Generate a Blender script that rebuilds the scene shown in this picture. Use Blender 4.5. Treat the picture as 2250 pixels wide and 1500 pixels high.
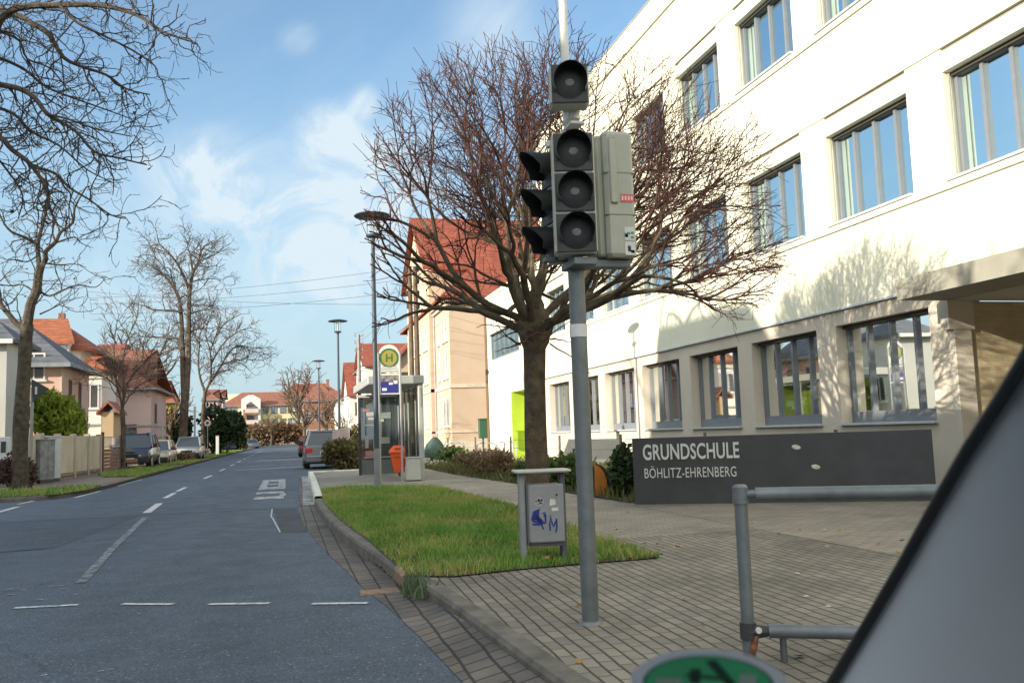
import bpy, bmesh, math, random
import numpy as np
from mathutils import Vector, Matrix
R = math.radians
rnd = random.Random(7)
for o in list(bpy.data.objects): bpy.data.objects.remove(o)
scene = bpy.context.scene
COL = scene.collection

# ------------------------------------------------------------------ camera
FPX, CXP, CYP = 1962.0, 1125.0, 750.0
CAM = Vector((0, 0, 1.3))
Yc = Vector((-500, -215, -FPX)).normalized()
Zc = Vector((-665, 19450, -FPX)); Zc = (Zc - Yc * Yc.dot(Zc)).normalized()
Xc = Yc.cross(Zc)
RW = Matrix((Xc, Yc, Zc))                     # camera axes -> world axes
cd = bpy.data.cameras.new("camera"); cam = bpy.data.objects.new("camera", cd); COL.objects.link(cam)
cam.matrix_world = Matrix.Translation(CAM) @ RW.to_4x4()
cd.sensor_width = 36; cd.lens = 36 * FPX / 2250; cd.clip_start = 0.05; cd.clip_end = 3000
cd.dof.use_dof = True; cd.dof.focus_distance = 12; cd.dof.aperture_fstop = 10
scene.camera = cam

# ------------------------------------------------------------------ light
SUN_AZ, SUN_EL = R(22), R(15.5)               # sun on the left, a little behind the viewer
SDIR = Vector((-math.cos(SUN_EL) * math.cos(SUN_AZ), -math.cos(SUN_EL) * math.sin(SUN_AZ), math.sin(SUN_EL)))
sl = bpy.data.lights.new("sun", 'SUN'); sl.energy = 5.0; sl.angle = R(0.53); sl.color = (1.0, 0.90, 0.74)
so = bpy.data.objects.new("sun", sl); COL.objects.link(so)
so.rotation_euler = (-SDIR).to_track_quat('-Z', 'Y').to_euler(); so.location = (-40, -20, 40)
w = bpy.data.worlds.new("World"); scene.world = w; w.use_nodes = True
nt = w.node_tree; nt.nodes.clear()
def N(nt, t, **k):
    n = nt.nodes.new(t)
    for a, b in k.items():
        if a.startswith('i_'): n.inputs[a[2:].replace('_', ' ')].default_value = b
        else: setattr(n, a, b)
    return n
sky = N(nt, 'ShaderNodeTexSky', sky_type='NISHITA', sun_disc=False)
sky.sun_elevation = SUN_EL; sky.sun_rotation = math.atan2(SDIR.x, SDIR.y); sky.altitude = 100
sky.air_density = 1.0; sky.dust_density = 0.6; sky.ozone_density = 1.3
bg = N(nt, 'ShaderNodeBackground'); bg.inputs['Strength'].default_value = 0.15
wo = N(nt, 'ShaderNodeOutputWorld')
tc = N(nt, 'ShaderNodeTexCoord')
# wispy cirrus: noise on the cloud plane (direction / height)
sep = N(nt, 'ShaderNodeSeparateXYZ'); nt.links.new(tc.outputs['Generated'], sep.inputs[0])
def M(op, a, b=None, c=None, clamp=False):
    m = N(nt, 'ShaderNodeMath', operation=op); m.use_clamp = clamp
    for i, v in enumerate((a, b, c)):
        if v is None: continue
        if isinstance(v, (int, float)): m.inputs[i].default_value = v
        else: nt.links.new(v, m.inputs[i])
    return m.outputs[0]
zz = M('MAXIMUM', M('ADD', sep.outputs[2], 0.12), 0.02)
comb = N(nt, 'ShaderNodeCombineXYZ')
nt.links.new(M('DIVIDE', sep.outputs[0], zz), comb.inputs[0]); nt.links.new(M('DIVIDE', sep.outputs[1], zz), comb.inputs[1])
mp = N(nt, 'ShaderNodeMapping'); nt.links.new(comb.outputs[0], mp.inputs[0])
mp.inputs['Rotation'].default_value = (0, 0, R(24)); mp.inputs['Scale'].default_value = (1.0, 0.42, 1.0); mp.inputs['Location'].default_value = (0.55, 0.2, 0)
n1 = N(nt, 'ShaderNodeTexNoise'); n1.inputs['Scale'].default_value = 3.0; n1.inputs['Detail'].default_value = 11; n1.inputs['Roughness'].default_value = 0.6; n1.inputs['Distortion'].default_value = 1.6
nt.links.new(mp.outputs[0], n1.inputs['Vector'])
def blob(px, py, rad, amt):                    # cloud banks in the directions the photo shows them
    d = (RW @ Vector((px - CXP, CYP - py, -FPX))).normalized()
    vm = N(nt, 'ShaderNodeVectorMath', operation='DISTANCE'); nt.links.new(tc.outputs['Generated'], vm.inputs[0]); vm.inputs[1].default_value = d
    mr = N(nt, 'ShaderNodeMapRange'); mr.interpolation_type = 'SMOOTHSTEP'
    nt.links.new(vm.outputs['Value'], mr.inputs[0]); mr.inputs[1].default_value = rad; mr.inputs[2].default_value = 0.0; mr.inputs[3].default_value = 0; mr.inputs[4].default_value = amt
    return mr.outputs[0]
tot = None
for b in ((440, 380, .07, .42), (370, 350, .05, .2), (510, 410, .08, .40), (600, 440, .09, .3), (700, 370, .08, .42), (790, 420, .09, .42), (690, 590, .07, .4), (780, 560, .08, .5), (640, 620, .06, .22), (800, 225, .025, .42), (750, 262, .035, .34), (700, 285, .04, .2), (655, 90, .03, .22), (1090, 60, .08, .22), (330, 560, .16, .12), (900, 470, .14, .3), (480, 640, .14, .12)):
    o_ = blob(*b); tot = o_ if tot is None else M('ADD', tot, o_)
fib = N(nt, 'ShaderNodeMapRange'); fib.interpolation_type = 'SMOOTHSTEP'; nt.links.new(n1.outputs[0], fib.inputs[0]); fib.inputs[1].default_value = .36; fib.inputs[2].default_value = .68; fib.inputs[3].default_value = .2; fib.inputs[4].default_value = 1.0
n2_ = N(nt, 'ShaderNodeTexNoise'); n2_.inputs['Scale'].default_value = .9; n2_.inputs['Detail'].default_value = 3; nt.links.new(mp.outputs[0], n2_.inputs['Vector'])
veil = N(nt, 'ShaderNodeMapRange'); nt.links.new(n2_.outputs[0], veil.inputs[0]); veil.inputs[1].default_value = .35; veil.inputs[2].default_value = .75; veil.inputs[3].default_value = .0; veil.inputs[4].default_value = .22
class _O: pass
mask = _O(); mask.outputs = [M('MULTIPLY', M('ADD', M('MULTIPLY', tot, 2.7), veil.outputs[0]), fib.outputs[0], clamp=True)]
mixc = N(nt, 'ShaderNodeMix', data_type='RGBA'); nt.links.new(mask.outputs[0], mixc.inputs['Factor'])
# pale haze low over the horizon, plus unseen cloud glow added sunward to fill shade
hz = N(nt, 'ShaderNodeMapRange'); hz.interpolation_type = 'SMOOTHSTEP'; nt.links.new(sep.outputs[2], hz.inputs[0]); hz.inputs[1].default_value = .42; hz.inputs[2].default_value = .0; hz.inputs[3].default_value = 0; hz.inputs[4].default_value = .9
mixh = N(nt, 'ShaderNodeMix', data_type='RGBA'); nt.links.new(hz.outputs[0], mixh.inputs['Factor']); nt.links.new(sky.outputs[0], mixh.inputs[6]); mixh.inputs[7].default_value = (2.15, 2.55, 2.9, 1)
nt.links.new(mixh.outputs[2], mixc.inputs[6]); mixc.inputs[7].default_value = (3.3, 3.4, 3.65, 1)
vd = N(nt, 'ShaderNodeVectorMath', operation='DOT_PRODUCT'); nt.links.new(tc.outputs['Generated'], vd.inputs[0]); vd.inputs[1].default_value = (SDIR + Vector((0, -.35, .45))).normalized()
gs = N(nt, 'ShaderNodeMapRange'); gs.interpolation_type = 'SMOOTHSTEP'; nt.links.new(vd.outputs['Value'], gs.inputs[0]); gs.inputs[1].default_value = .15; gs.inputs[2].default_value = .95; gs.inputs[3].default_value = 0; gs.inputs[4].default_value = 1.0
mixs = N(nt, 'ShaderNodeMix', data_type='RGBA'); nt.links.new(M('MULTIPLY', gs.outputs[0], M('ADD', M('MULTIPLY', n1.outputs[0], .8), .5)), mixs.inputs['Factor']); nt.links.new(mixc.outputs[2], mixs.inputs[6]); mixs.inputs[7].default_value = (8.2, 7.4, 6.8, 1)
wb = N(nt, 'ShaderNodeVectorMath', operation='MULTIPLY'); wb.inputs[1].default_value = (.90, 1.02, 1.05); nt.links.new(mixs.outputs[2], wb.inputs[0])
nt.links.new(wb.outputs[0], bg.inputs['Color']); nt.links.new(bg.outputs[0], wo.inputs[0])
scene.view_settings.view_transform = 'Standard'; scene.view_settings.look = 'None'
scene.view_settings.gamma = 1; scene.view_settings.exposure = 0.75
scene.cycles.max_bounces = 8; scene.cycles.transparent_max_bounces = 12
scene.cycles.use_denoising = True

# ------------------------------------------------------------------ pixel -> place
def ray(x, y): return RW @ Vector((x - CXP, CYP - y, -FPX))
def at(x, y, X=None, Y=None, Z=None, T=None):
    r = ray(x, y)
    if T is not None: return CAM + r.normalized() * T
    if Z is not None: t = (Z - CAM.z) / r.z
    elif Y is not None: t = Y / r.y
    else: t = X / r.x
    return CAM + r * t
def xz(x, y, Y):
    p = at(x, y, Y=Y); return p.x, p.z

# ------------------------------------------------------------------ scene graph
def T(name, label, cat, loc=(0, 0, 0), rz=0.0, group=None):
    o = bpy.data.objects.new(name, None); COL.objects.link(o)
    o.empty_display_size = 0.2
    o.location = loc; o.rotation_euler = (0, 0, rz); tag(o, label, cat, group)
    return o
def tag(o, label=None, cat=None, group=None, kind=None):
    if label: o['label'] = label
    if cat: o['category'] = cat
    if group: o['group'] = group
    if kind: o['kind'] = kind
    return o
def top(o):
    while o.parent: o = o.parent
    return o
def dup(root, loc, rz=0.0, label=None):
    def cp(o, par):
        c = o.copy(); COL.objects.link(c)
        if par: c.parent = par
        for ch in list(o.children): cp(ch, c)
        return c
    r = cp(root, None); r.location = loc; r.rotation_euler = (0, 0, rz)
    if label: r['label'] = label
    return r

class MB:
    def __init__(s): s.v = []; s.f = []; s.m = []; s.mi = 0
    def add(s, vs, fs):
        n = len(s.v); s.v += [tuple(v) for v in vs]
        for f in fs: s.f.append(tuple(i + n for i in f)); s.m.append(s.mi)
        return s
    def box(s, x0, x1, y0, y1, z0, z1, rot=None, c=None):
        vs = [(x, y, z) for z in (z0, z1) for y in (y0, y1) for x in (x0, x1)]
        if rot is not None: vs = [tuple(rot @ Vector(v) + Vector(c or (0, 0, 0))) for v in vs]
        return s.add(vs, [(0, 2, 3, 1), (4, 5, 7, 6), (0, 1, 5, 4), (2, 6, 7, 3), (0, 4, 6, 2), (1, 3, 7, 5)])
    def rbox(s, x0, x1, y0, y1, z0, z1, b):    # box with chamfered vertical and top edges
        xs = [(x0 + b, y0), (x1 - b, y0), (x1, y0 + b), (x1, y1 - b), (x1 - b, y1), (x0 + b, y1), (x0, y1 - b), (x0, y0 + b)]
        cx, cy = (x0 + x1) / 2, (y0 + y1) / 2
        def sh(p): return (p[0] + (b * .7 if p[0] < cx else -b * .7), p[1] + (b * .7 if p[1] < cy else -b * .7))
        L = [[(sh(p)[0], sh(p)[1], z0) for p in xs], [(p[0], p[1], z0 + b) for p in xs], [(p[0], p[1], z1 - b) for p in xs], [(sh(p)[0], sh(p)[1], z1) for p in xs]]
        return s.loft(L, closed=True, caps=True)
    def loft(s, rings, closed=True, caps=False):
        n = len(rings[0]); vs = [p for r_ in rings for p in r_]; fs = []
        for i in range(len(rings) - 1):
            for j in range(n if closed else n - 1):
                a = i * n + j; b = i * n + (j + 1) % n
                fs.append((a, b, b + n, a + n))
        if caps: fs += [tuple(range(n - 1, -1, -1)), tuple(range((len(rings) - 1) * n, len(rings) * n))]
        return s.add(vs, fs)
    def tube(s, pts, rad, n=8, caps=True):
        pts = [Vector(p) for p in pts]
        if not isinstance(rad, (list, tuple)): rad = [rad] * len(pts)
        rings = []; ref = None
        for i, p in enumerate(pts):
            t = pts[min(i + 1, len(pts) - 1)] - pts[max(i - 1, 0)]
            if t.length < 1e-9: t = Vector((0, 0, 1))
            t.normalize()
            if ref is None: ref = Vector((0, 0, 1)) if abs(t.z) < .9 else Vector((1, 0, 0))
            a = t.cross(ref).normalized(); b = t.cross(a); ref = -b if False else ref
            if a.length < .1: a = t.orthogonal().normalized(); b = t.cross(a)
            rings.append([p + (a * math.cos(k * 2 * math.pi / n) + b * math.sin(k * 2 * math.pi / n)) * rad[i] for k in range(n)])
        return s.loft(rings, True, caps)
    def cyl(s, c, r, z0, z1, n=16, r2=None):
        return s.tube([(c[0], c[1], z0), (c[0], c[1], z1)], [r, r if r2 is None else r2], n)
    def lathe(s, prof, c=(0, 0, 0), n=20):
        rings = [[(c[0] + r_ * math.cos(k * 2 * math.pi / n), c[1] + r_ * math.sin(k * 2 * math.pi / n), c[2] + z) for k in range(n)] for r_, z in prof]
        return s.loft(rings, True, True)
    def prism(s, poly, d, rot=None, c=(0, 0, 0)):  # polygon in local XZ, extruded +Y by d
        n = len(poly)
        vs = [Vector((x, 0, z)) for x, z in poly] + [Vector((x, d, z)) for x, z in poly]
        if rot is not None: vs = [rot @ v for v in vs]
        vs = [v + Vector(c) for v in vs]
        fs = [tuple(range(n)), tuple(range(2 * n - 1, n - 1, -1))] + [(i, i + n, (i + 1) % n + n, (i + 1) % n) for i in range(n)]
        return s.add(vs, fs)
    def quad(s, a, b, c, d): return s.add([a, b, c, d], [(0, 1, 2, 3)])
    def build(s, name, mat, parent=None, world=False, smooth=False, loc=None, rz=None, bevel=0.0):
        me = bpy.data.meshes.new(name)
        off = Vector((0, 0, 0))
        if world and parent is not None: off = Vector(top(parent).location)
        me.from_pydata([tuple(Vector(v) - off) for v in s.v] if world and parent is not None else s.v, [], s.f)
        mats = mat if isinstance(mat, (list, tuple)) else [mat]
        for m in mats: me.materials.append(m)
        if len(mats) > 1: me.polygons.foreach_set('material_index', s.m)
        if smooth: me.polygons.foreach_set('use_smooth', [True] * len(me.polygons))
        bm = bmesh.new(); bm.from_mesh(me); bmesh.ops.recalc_face_normals(bm, faces=bm.faces); bm.to_mesh(me); bm.free()
        me.update()
        o = bpy.data.objects.new(name, me); COL.objects.link(o)
        if parent is not None: o.parent = parent
        if loc is not None: o.location = loc
        if rz is not None: o.rotation_euler = (0, 0, rz)
        if bevel:
            b = o.modifiers.new('bevel', 'BEVEL'); b.width = bevel; b.segments = 2; b.limit_method = 'ANGLE'
        if smooth:
            try: me.set_sharp_from_angle(angle=R(35))
            except Exception: pass
        return o
def text_mesh(s, size, mat, name, parent, mtx, extrude=0.004, sx=1.0, align='LEFT', spacing=1.0, world=True, offset=0.0):
    cu = bpy.data.curves.new('t', 'FONT'); cu.body = s; cu.size = size; cu.extrude = extrude; cu.align_x = align; cu.space_character = spacing; cu.offset = offset; cu.resolution_u = 4
    to = bpy.data.objects.new('t', cu); COL.objects.link(to); bpy.context.view_layer.update()
    me = bpy.data.meshes.new_from_object(to.evaluated_get(bpy.context.evaluated_depsgraph_get()))
    bpy.data.objects.remove(to); bpy.data.curves.remove(cu)
    me.transform(Matrix.Diagonal((sx, 1, 1, 1))); me.transform(mtx)
    if world and parent is not None: me.transform(Matrix.Translation(-Vector(top(parent).location)))
    me.name = name; me.materials.clear(); me.materials.append(mat)
    o = bpy.data.objects.new(name, me); COL.objects.link(o); o.parent = parent
    return o

# ------------------------------------------------------------------ materials
def mat(name, col, rough=0.8, var=0.12, scale=3.0, bump=0.0, bscale=None, metal=0.0, col2=None, detail=6, spec=0.4, stain=0.0, emit=None):
    m = bpy.data.materials.new(name); m.use_nodes = True; t = m.node_tree; t.nodes.clear()
    out = N(t, 'ShaderNodeOutputMaterial'); p = N(t, 'ShaderNodeBsdfPrincipled')
    t.links.new(p.outputs[0], out.inputs[0])
    c = N(t, 'ShaderNodeTexCoord'); nz = N(t, 'ShaderNodeTexNoise'); nz.inputs['Scale'].default_value = scale; nz.inputs['Detail'].default_value = detail; nz.inputs['Roughness'].default_value = .62
    t.links.new(c.outputs['Object'], nz.inputs['Vector'])
    a = [max(0, x * (1 - var * 1.6)) for x in col]; b = [min(1, x * (1 + var * 1.4)) for x in (col2 or col)]
    rp = N(t, 'ShaderNodeMapRange'); rp.inputs[1].default_value = .3; rp.inputs[2].default_value = .7
    t.links.new(nz.outputs[0], rp.inputs[0])
    mx = N(t, 'ShaderNodeMix', data_type='RGBA'); mx.inputs[6].default_value = (*a, 1); mx.inputs[7].default_value = (*b, 1)
    t.links.new(rp.outputs[0], mx.inputs['Factor'])
    last = mx.outputs[2]
    if stain:
        n2 = N(t, 'ShaderNodeTexNoise'); n2.inputs['Scale'].default_value = scale * .23; n2.inputs['Detail'].default_value = 8
        mpp = N(t, 'ShaderNodeMapping'); mpp.inputs['Scale'].default_value = (1.6, 1.6, .35); t.links.new(c.outputs['Object'], mpp.inputs[0]); t.links.new(mpp.outputs[0], n2.inputs['Vector'])
        r2 = N(t, 'ShaderNodeMapRange'); r2.inputs[1].default_value = .5; r2.inputs[2].default_value = .78; r2.inputs[3].default_value = 0; r2.inputs[4].default_value = stain
        t.links.new(n2.outputs[0], r2.inputs[0])
        m2 = N(t, 'ShaderNodeMix', data_type='RGBA', blend_type='MULTIPLY'); m2.inputs[7].default_value = (.42, .38, .33, 1)
        t.links.new(r2.outputs[0], m2.inputs['Factor']); t.links.new(last, m2.inputs[6]); last = m2.outputs[2]
    t.links.new(last, p.inputs['Base Color'])
    p.inputs['Roughness'].default_value = rough; p.inputs['Metallic'].default_value = metal; p.inputs['Specular IOR Level'].default_value = spec
    if bump:
        bs = N(t, 'ShaderNodeTexNoise'); bs.inputs['Scale'].default_value = bscale or scale * 4; bs.inputs['Detail'].default_value = 5
        t.links.new(c.outputs['Object'], bs.inputs['Vector'])
        bp = N(t, 'ShaderNodeBump'); bp.inputs['Strength'].default_value = bump; bp.inputs['Distance'].default_value = .02
        t.links.new(bs.outputs[0], bp.inputs['Height']); t.links.new(bp.outputs[0], p.inputs['Normal'])
    return m
def glass_mat(name, base, refl=.22, rough=.02, tint=(.85, .93, 1), ior=1.7):
    m = bpy.data.materials.new(name); m.use_nodes = True; t = m.node_tree; t.nodes.clear()
    out = N(t, 'ShaderNodeOutputMaterial'); d = N(t, 'ShaderNodeBsdfPrincipled'); g = N(t, 'ShaderNodeBsdfGlossy'); fr = N(t, 'ShaderNodeFresnel')
    fr.inputs[0].default_value = ior; g.inputs['Roughness'].default_value = rough; g.inputs['Color'].default_value = (*tint, 1)
    d.inputs['Base Color'].default_value = (*base, 1); d.inputs['Roughness'].default_value = .5
    c = N(t, 'ShaderNodeTexCoord'); nz = N(t, 'ShaderNodeTexNoise'); nz.inputs['Scale'].default_value = .9; nz.inputs['Detail'].default_value = 1
    t.links.new(c.outputs['Object'], nz.inputs['Vector']); bp = N(t, 'ShaderNodeBump'); bp.inputs['Strength'].default_value = .03; bp.inputs['Distance'].default_value = .05
    t.links.new(nz.outputs[0], bp.inputs['Height']); t.links.new(bp.outputs[0], g.inputs['Normal'])
    ad = N(t, 'ShaderNodeMath', operation='ADD'); ad.use_clamp = True; ad.inputs[1].default_value = refl; t.links.new(fr.outputs[0], ad.inputs[0])
    mx = N(t, 'ShaderNodeMixShader'); t.links.new(ad.outputs[0], mx.inputs[0]); t.links.new(d.outputs[0], mx.inputs[1]); t.links.new(g.outputs[0], mx.inputs[2])
    t.links.new(mx.outputs[0], out.inputs[0]); return m
def clear_mat(name, tint=(.9, .95, .95), refl=.06):
    m = bpy.data.materials.new(name); m.use_nodes = True; t = m.node_tree; t.nodes.clear()
    out = N(t, 'ShaderNodeOutputMaterial'); d = N(t, 'ShaderNodeBsdfTransparent'); g = N(t, 'ShaderNodeBsdfGlossy')
    d.inputs[0].default_value = (*tint, 1); g.inputs['Roughness'].default_value = .03
    mx = N(t, 'ShaderNodeMixShader'); mx.inputs[0].default_value = refl
    t.links.new(d.outputs[0], mx.inputs[1]); t.links.new(g.outputs[0], mx.inputs[2]); t.links.new(mx.outputs[0], out.inputs[0]); return m
def brick_mat(name, c1, c2, mortar, bw, bh, msize, rough=.85, rz=0.0, plane='XY', bump=.5, offset=.5, dirt=.25, rowdark=None):
    m = bpy.data.materials.new(name); m.use_nodes = True; t = m.node_tree; t.nodes.clear()
    out = N(t, 'ShaderNodeOutputMaterial'); p = N(t, 'ShaderNodeBsdfPrincipled'); t.links.new(p.outputs[0], out.inputs[0])
    c = N(t, 'ShaderNodeTexCoord'); mpp = N(t, 'ShaderNodeMapping')
    src = c.outputs['Object']
    if plane != 'XY':
        sp = N(t, 'ShaderNodeSeparateXYZ'); t.links.new(src, sp.inputs[0]); cb = N(t, 'ShaderNodeCombineXYZ')
        if plane == 'XZ': t.links.new(sp.outputs[0], cb.inputs[0])
        elif plane == 'YZ': t.links.new(sp.outputs[1], cb.inputs[0])
        else:
            ad = N(t, 'ShaderNodeMath', operation='ADD'); t.links.new(sp.outputs[0], ad.inputs[0]); t.links.new(sp.outputs[1], ad.inputs[1]); t.links.new(ad.outputs[0], cb.inputs[0])
        t.links.new(sp.outputs[2], cb.inputs[1]); src = cb.outputs[0]
    nd = N(t, 'ShaderNodeTexNoise'); nd.inputs['Scale'].default_value = 2.5; t.links.new(src, nd.inputs['Vector'])
    dv = N(t, 'ShaderNodeVectorMath', operation='MULTIPLY_ADD'); dv.inputs[1].default_value = (.025, .025, 0); t.links.new(nd.outputs['Color'], dv.inputs[0]); t.links.new(src, dv.inputs[2])
    t.links.new(dv.outputs[0], mpp.inputs[0]); mpp.inputs['Rotation'].default_value = (0, 0, rz)
    b = N(t, 'ShaderNodeTexBrick'); b.inputs['Scale'].default_value = 1; b.inputs['Brick Width'].default_value = bw; b.inputs['Row Height'].default_value = bh
    b.inputs['Mortar Size'].default_value = msize; b.inputs['Mortar Smooth'].default_value = .3; b.offset = offset
    b.inputs['Color1'].default_value = (*c1, 1); b.inputs['Color2'].default_value = (*c2, 1); b.inputs['Mortar'].default_value = (*mortar, 1)
    t.links.new(mpp.outputs[0], b.inputs['Vector'])
    nz = N(t, 'ShaderNodeTexNoise'); nz.inputs['Scale'].default_value = .9; nz.inputs['Detail'].default_value = 9; nz.inputs['Roughness'].default_value = .68; t.links.new(src, nz.inputs['Vector'])
    mr = N(t, 'ShaderNodeMapRange'); mr.inputs[1].default_value = .3; mr.inputs[2].default_value = .7; mr.inputs[3].default_value = 1 - dirt * 1.5; mr.inputs[4].default_value = 1 + dirt; t.links.new(nz.outputs[0], mr.inputs[0])
    bcol = b.outputs['Color']
    if rowdark:
        b2 = N(t, 'ShaderNodeTexBrick'); b2.inputs['Scale'].default_value = 1; b2.inputs['Brick Width'].default_value = 500; b2.inputs['Row Height'].default_value = bh; b2.inputs['Mortar Size'].default_value = msize * 1.15; b2.inputs['Mortar Smooth'].default_value = .4; b2.offset = 0
        t.links.new(mpp.outputs[0], b2.inputs['Vector'])
        m4 = N(t, 'ShaderNodeMix', data_type='RGBA'); t.links.new(b2.outputs['Fac'], m4.inputs['Factor']); t.links.new(bcol, m4.inputs[6]); m4.inputs[7].default_value = (*rowdark, 1); bcol = m4.outputs[2]
    mu = N(t, 'ShaderNodeVectorMath', operation='SCALE'); t.links.new(bcol, mu.inputs[0]); t.links.new(mr.outputs[0], mu.inputs['Scale'])
    t.links.new(mu.outputs[0], p.inputs['Base Color']); p.inputs['Roughness'].default_value = rough; p.inputs['Specular IOR Level'].default_value = .3
    bp = N(t, 'ShaderNodeBump'); bp.inputs['Strength'].default_value = bump; bp.inputs['Distance'].default_value = .008; bp.invert = True
    t.links.new(b.outputs['Fac'], bp.inputs['Height']); t.links.new(bp.outputs[0], p.inputs['Normal'])
    return m
def roof_mat(name, c1, c2, row=.34):
    m = bpy.data.materials.new(name); m.use_nodes = True; t = m.node_tree; t.nodes.clear()
    out = N(t, 'ShaderNodeOutputMaterial'); p = N(t, 'ShaderNodeBsdfPrincipled'); t.links.new(p.outputs[0], out.inputs[0])
    c = N(t, 'ShaderNodeTexCoord'); sp = N(t, 'ShaderNodeSeparateXYZ'); t.links.new(c.outputs['Object'], sp.inputs[0])
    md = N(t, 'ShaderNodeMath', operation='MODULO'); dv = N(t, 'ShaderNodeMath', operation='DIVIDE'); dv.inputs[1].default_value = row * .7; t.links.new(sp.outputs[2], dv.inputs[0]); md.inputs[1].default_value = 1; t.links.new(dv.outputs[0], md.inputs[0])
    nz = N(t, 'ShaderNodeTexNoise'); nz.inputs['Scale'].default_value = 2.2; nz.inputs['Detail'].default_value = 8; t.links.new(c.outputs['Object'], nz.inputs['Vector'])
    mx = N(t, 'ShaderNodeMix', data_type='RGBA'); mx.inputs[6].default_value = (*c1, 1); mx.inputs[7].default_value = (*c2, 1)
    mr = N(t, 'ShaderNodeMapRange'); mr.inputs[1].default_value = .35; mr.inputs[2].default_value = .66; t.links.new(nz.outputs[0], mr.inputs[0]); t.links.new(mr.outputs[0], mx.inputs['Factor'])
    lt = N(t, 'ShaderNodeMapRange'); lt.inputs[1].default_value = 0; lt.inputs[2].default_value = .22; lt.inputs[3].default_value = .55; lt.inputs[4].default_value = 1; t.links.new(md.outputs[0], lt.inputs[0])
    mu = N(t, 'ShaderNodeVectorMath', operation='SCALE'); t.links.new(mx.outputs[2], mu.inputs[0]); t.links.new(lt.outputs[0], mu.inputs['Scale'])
    t.links.new(mu.outputs[0], p.inputs['Base Color']); p.inputs['Roughness'].default_value = .8
    bp = N(t, 'ShaderNodeBump'); bp.inputs['Strength'].default_value = .6; bp.inputs['Distance'].default_value = .04; t.links.new(md.outputs[0], bp.inputs['Height']); t.links.new(bp.outputs[0], p.inputs['Normal'])
    return m
def leaf_mat(name, c1, c2, rough=.6, c3=None, c3amt=.5, tl=.25):
    m = bpy.data.materials.new(name); m.use_nodes = True; t = m.node_tree; t.nodes.clear()
    out = N(t, 'ShaderNodeOutputMaterial'); p = N(t, 'ShaderNodeBsdfPrincipled'); tr = N(t, 'ShaderNodeBsdfTranslucent'); ms = N(t, 'ShaderNodeMixShader'); ms.inputs[0].default_value = tl
    g = N(t, 'ShaderNodeNewGeometry'); c = N(t, 'ShaderNodeTexCoord'); nz = N(t, 'ShaderNodeTexNoise'); nz.inputs['Scale'].default_value = 1.6; nz.inputs['Detail'].default_value = 4; t.links.new(c.outputs['Object'], nz.inputs['Vector'])
    ad = N(t, 'ShaderNodeMath', operation='MULTIPLY_ADD'); ad.inputs[1].default_value = .5; t.links.new(g.outputs['Random Per Island'], ad.inputs[0]); 
    sb = N(t, 'ShaderNodeMath', operation='MULTIPLY_ADD'); sb.inputs[1].default_value = 2.2; sb.inputs[2].default_value = -.85; t.links.new(nz.outputs[0], sb.inputs[0]); t.links.new(sb.outputs[0], ad.inputs[2]); ad.use_clamp = True
    mx = N(t, 'ShaderNodeMix', data_type='RGBA'); mx.inputs[6].default_value = (*c1, 1); mx.inputs[7].default_value = (*c2, 1); t.links.new(ad.outputs[0], mx.inputs['Factor'])
    lo_ = mx.outputs[2]
    if c3:
        nb = N(t, 'ShaderNodeTexNoise'); nb.inputs['Scale'].default_value = .75; nb.inputs['Detail'].default_value = 6; nb.inputs['Roughness'].default_value = .65; t.links.new(c.outputs['Object'], nb.inputs['Vector'])
        ra = N(t, 'ShaderNodeMath', operation='MULTIPLY_ADD'); ra.inputs[1].default_value = .22; t.links.new(g.outputs['Random Per Island'], ra.inputs[0]); t.links.new(nb.outputs[0], ra.inputs[2])
        rr = N(t, 'ShaderNodeMapRange'); rr.inputs[1].default_value = .55; rr.inputs[2].default_value = .78; rr.inputs[3].default_value = 0; rr.inputs[4].default_value = c3amt; t.links.new(ra.outputs[0], rr.inputs[0])
        m3 = N(t, 'ShaderNodeMix', data_type='RGBA'); t.links.new(rr.outputs[0], m3.inputs['Factor']); t.links.new(lo_, m3.inputs[6]); m3.inputs[7].default_value = (*c3, 1); lo_ = m3.outputs[2]
    t.links.new(lo_, p.inputs['Base Color']); t.links.new(lo_, tr.inputs[0]); p.inputs['Roughness'].default_value = rough; p.inputs['Specular IOR Level'].default_value = .25
    t.links.new(p.outputs[0], ms.inputs[1]); t.links.new(tr.outputs[0], ms.inputs[2]); t.links.new(ms.outputs[0], out.inputs[0]); return m
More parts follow.
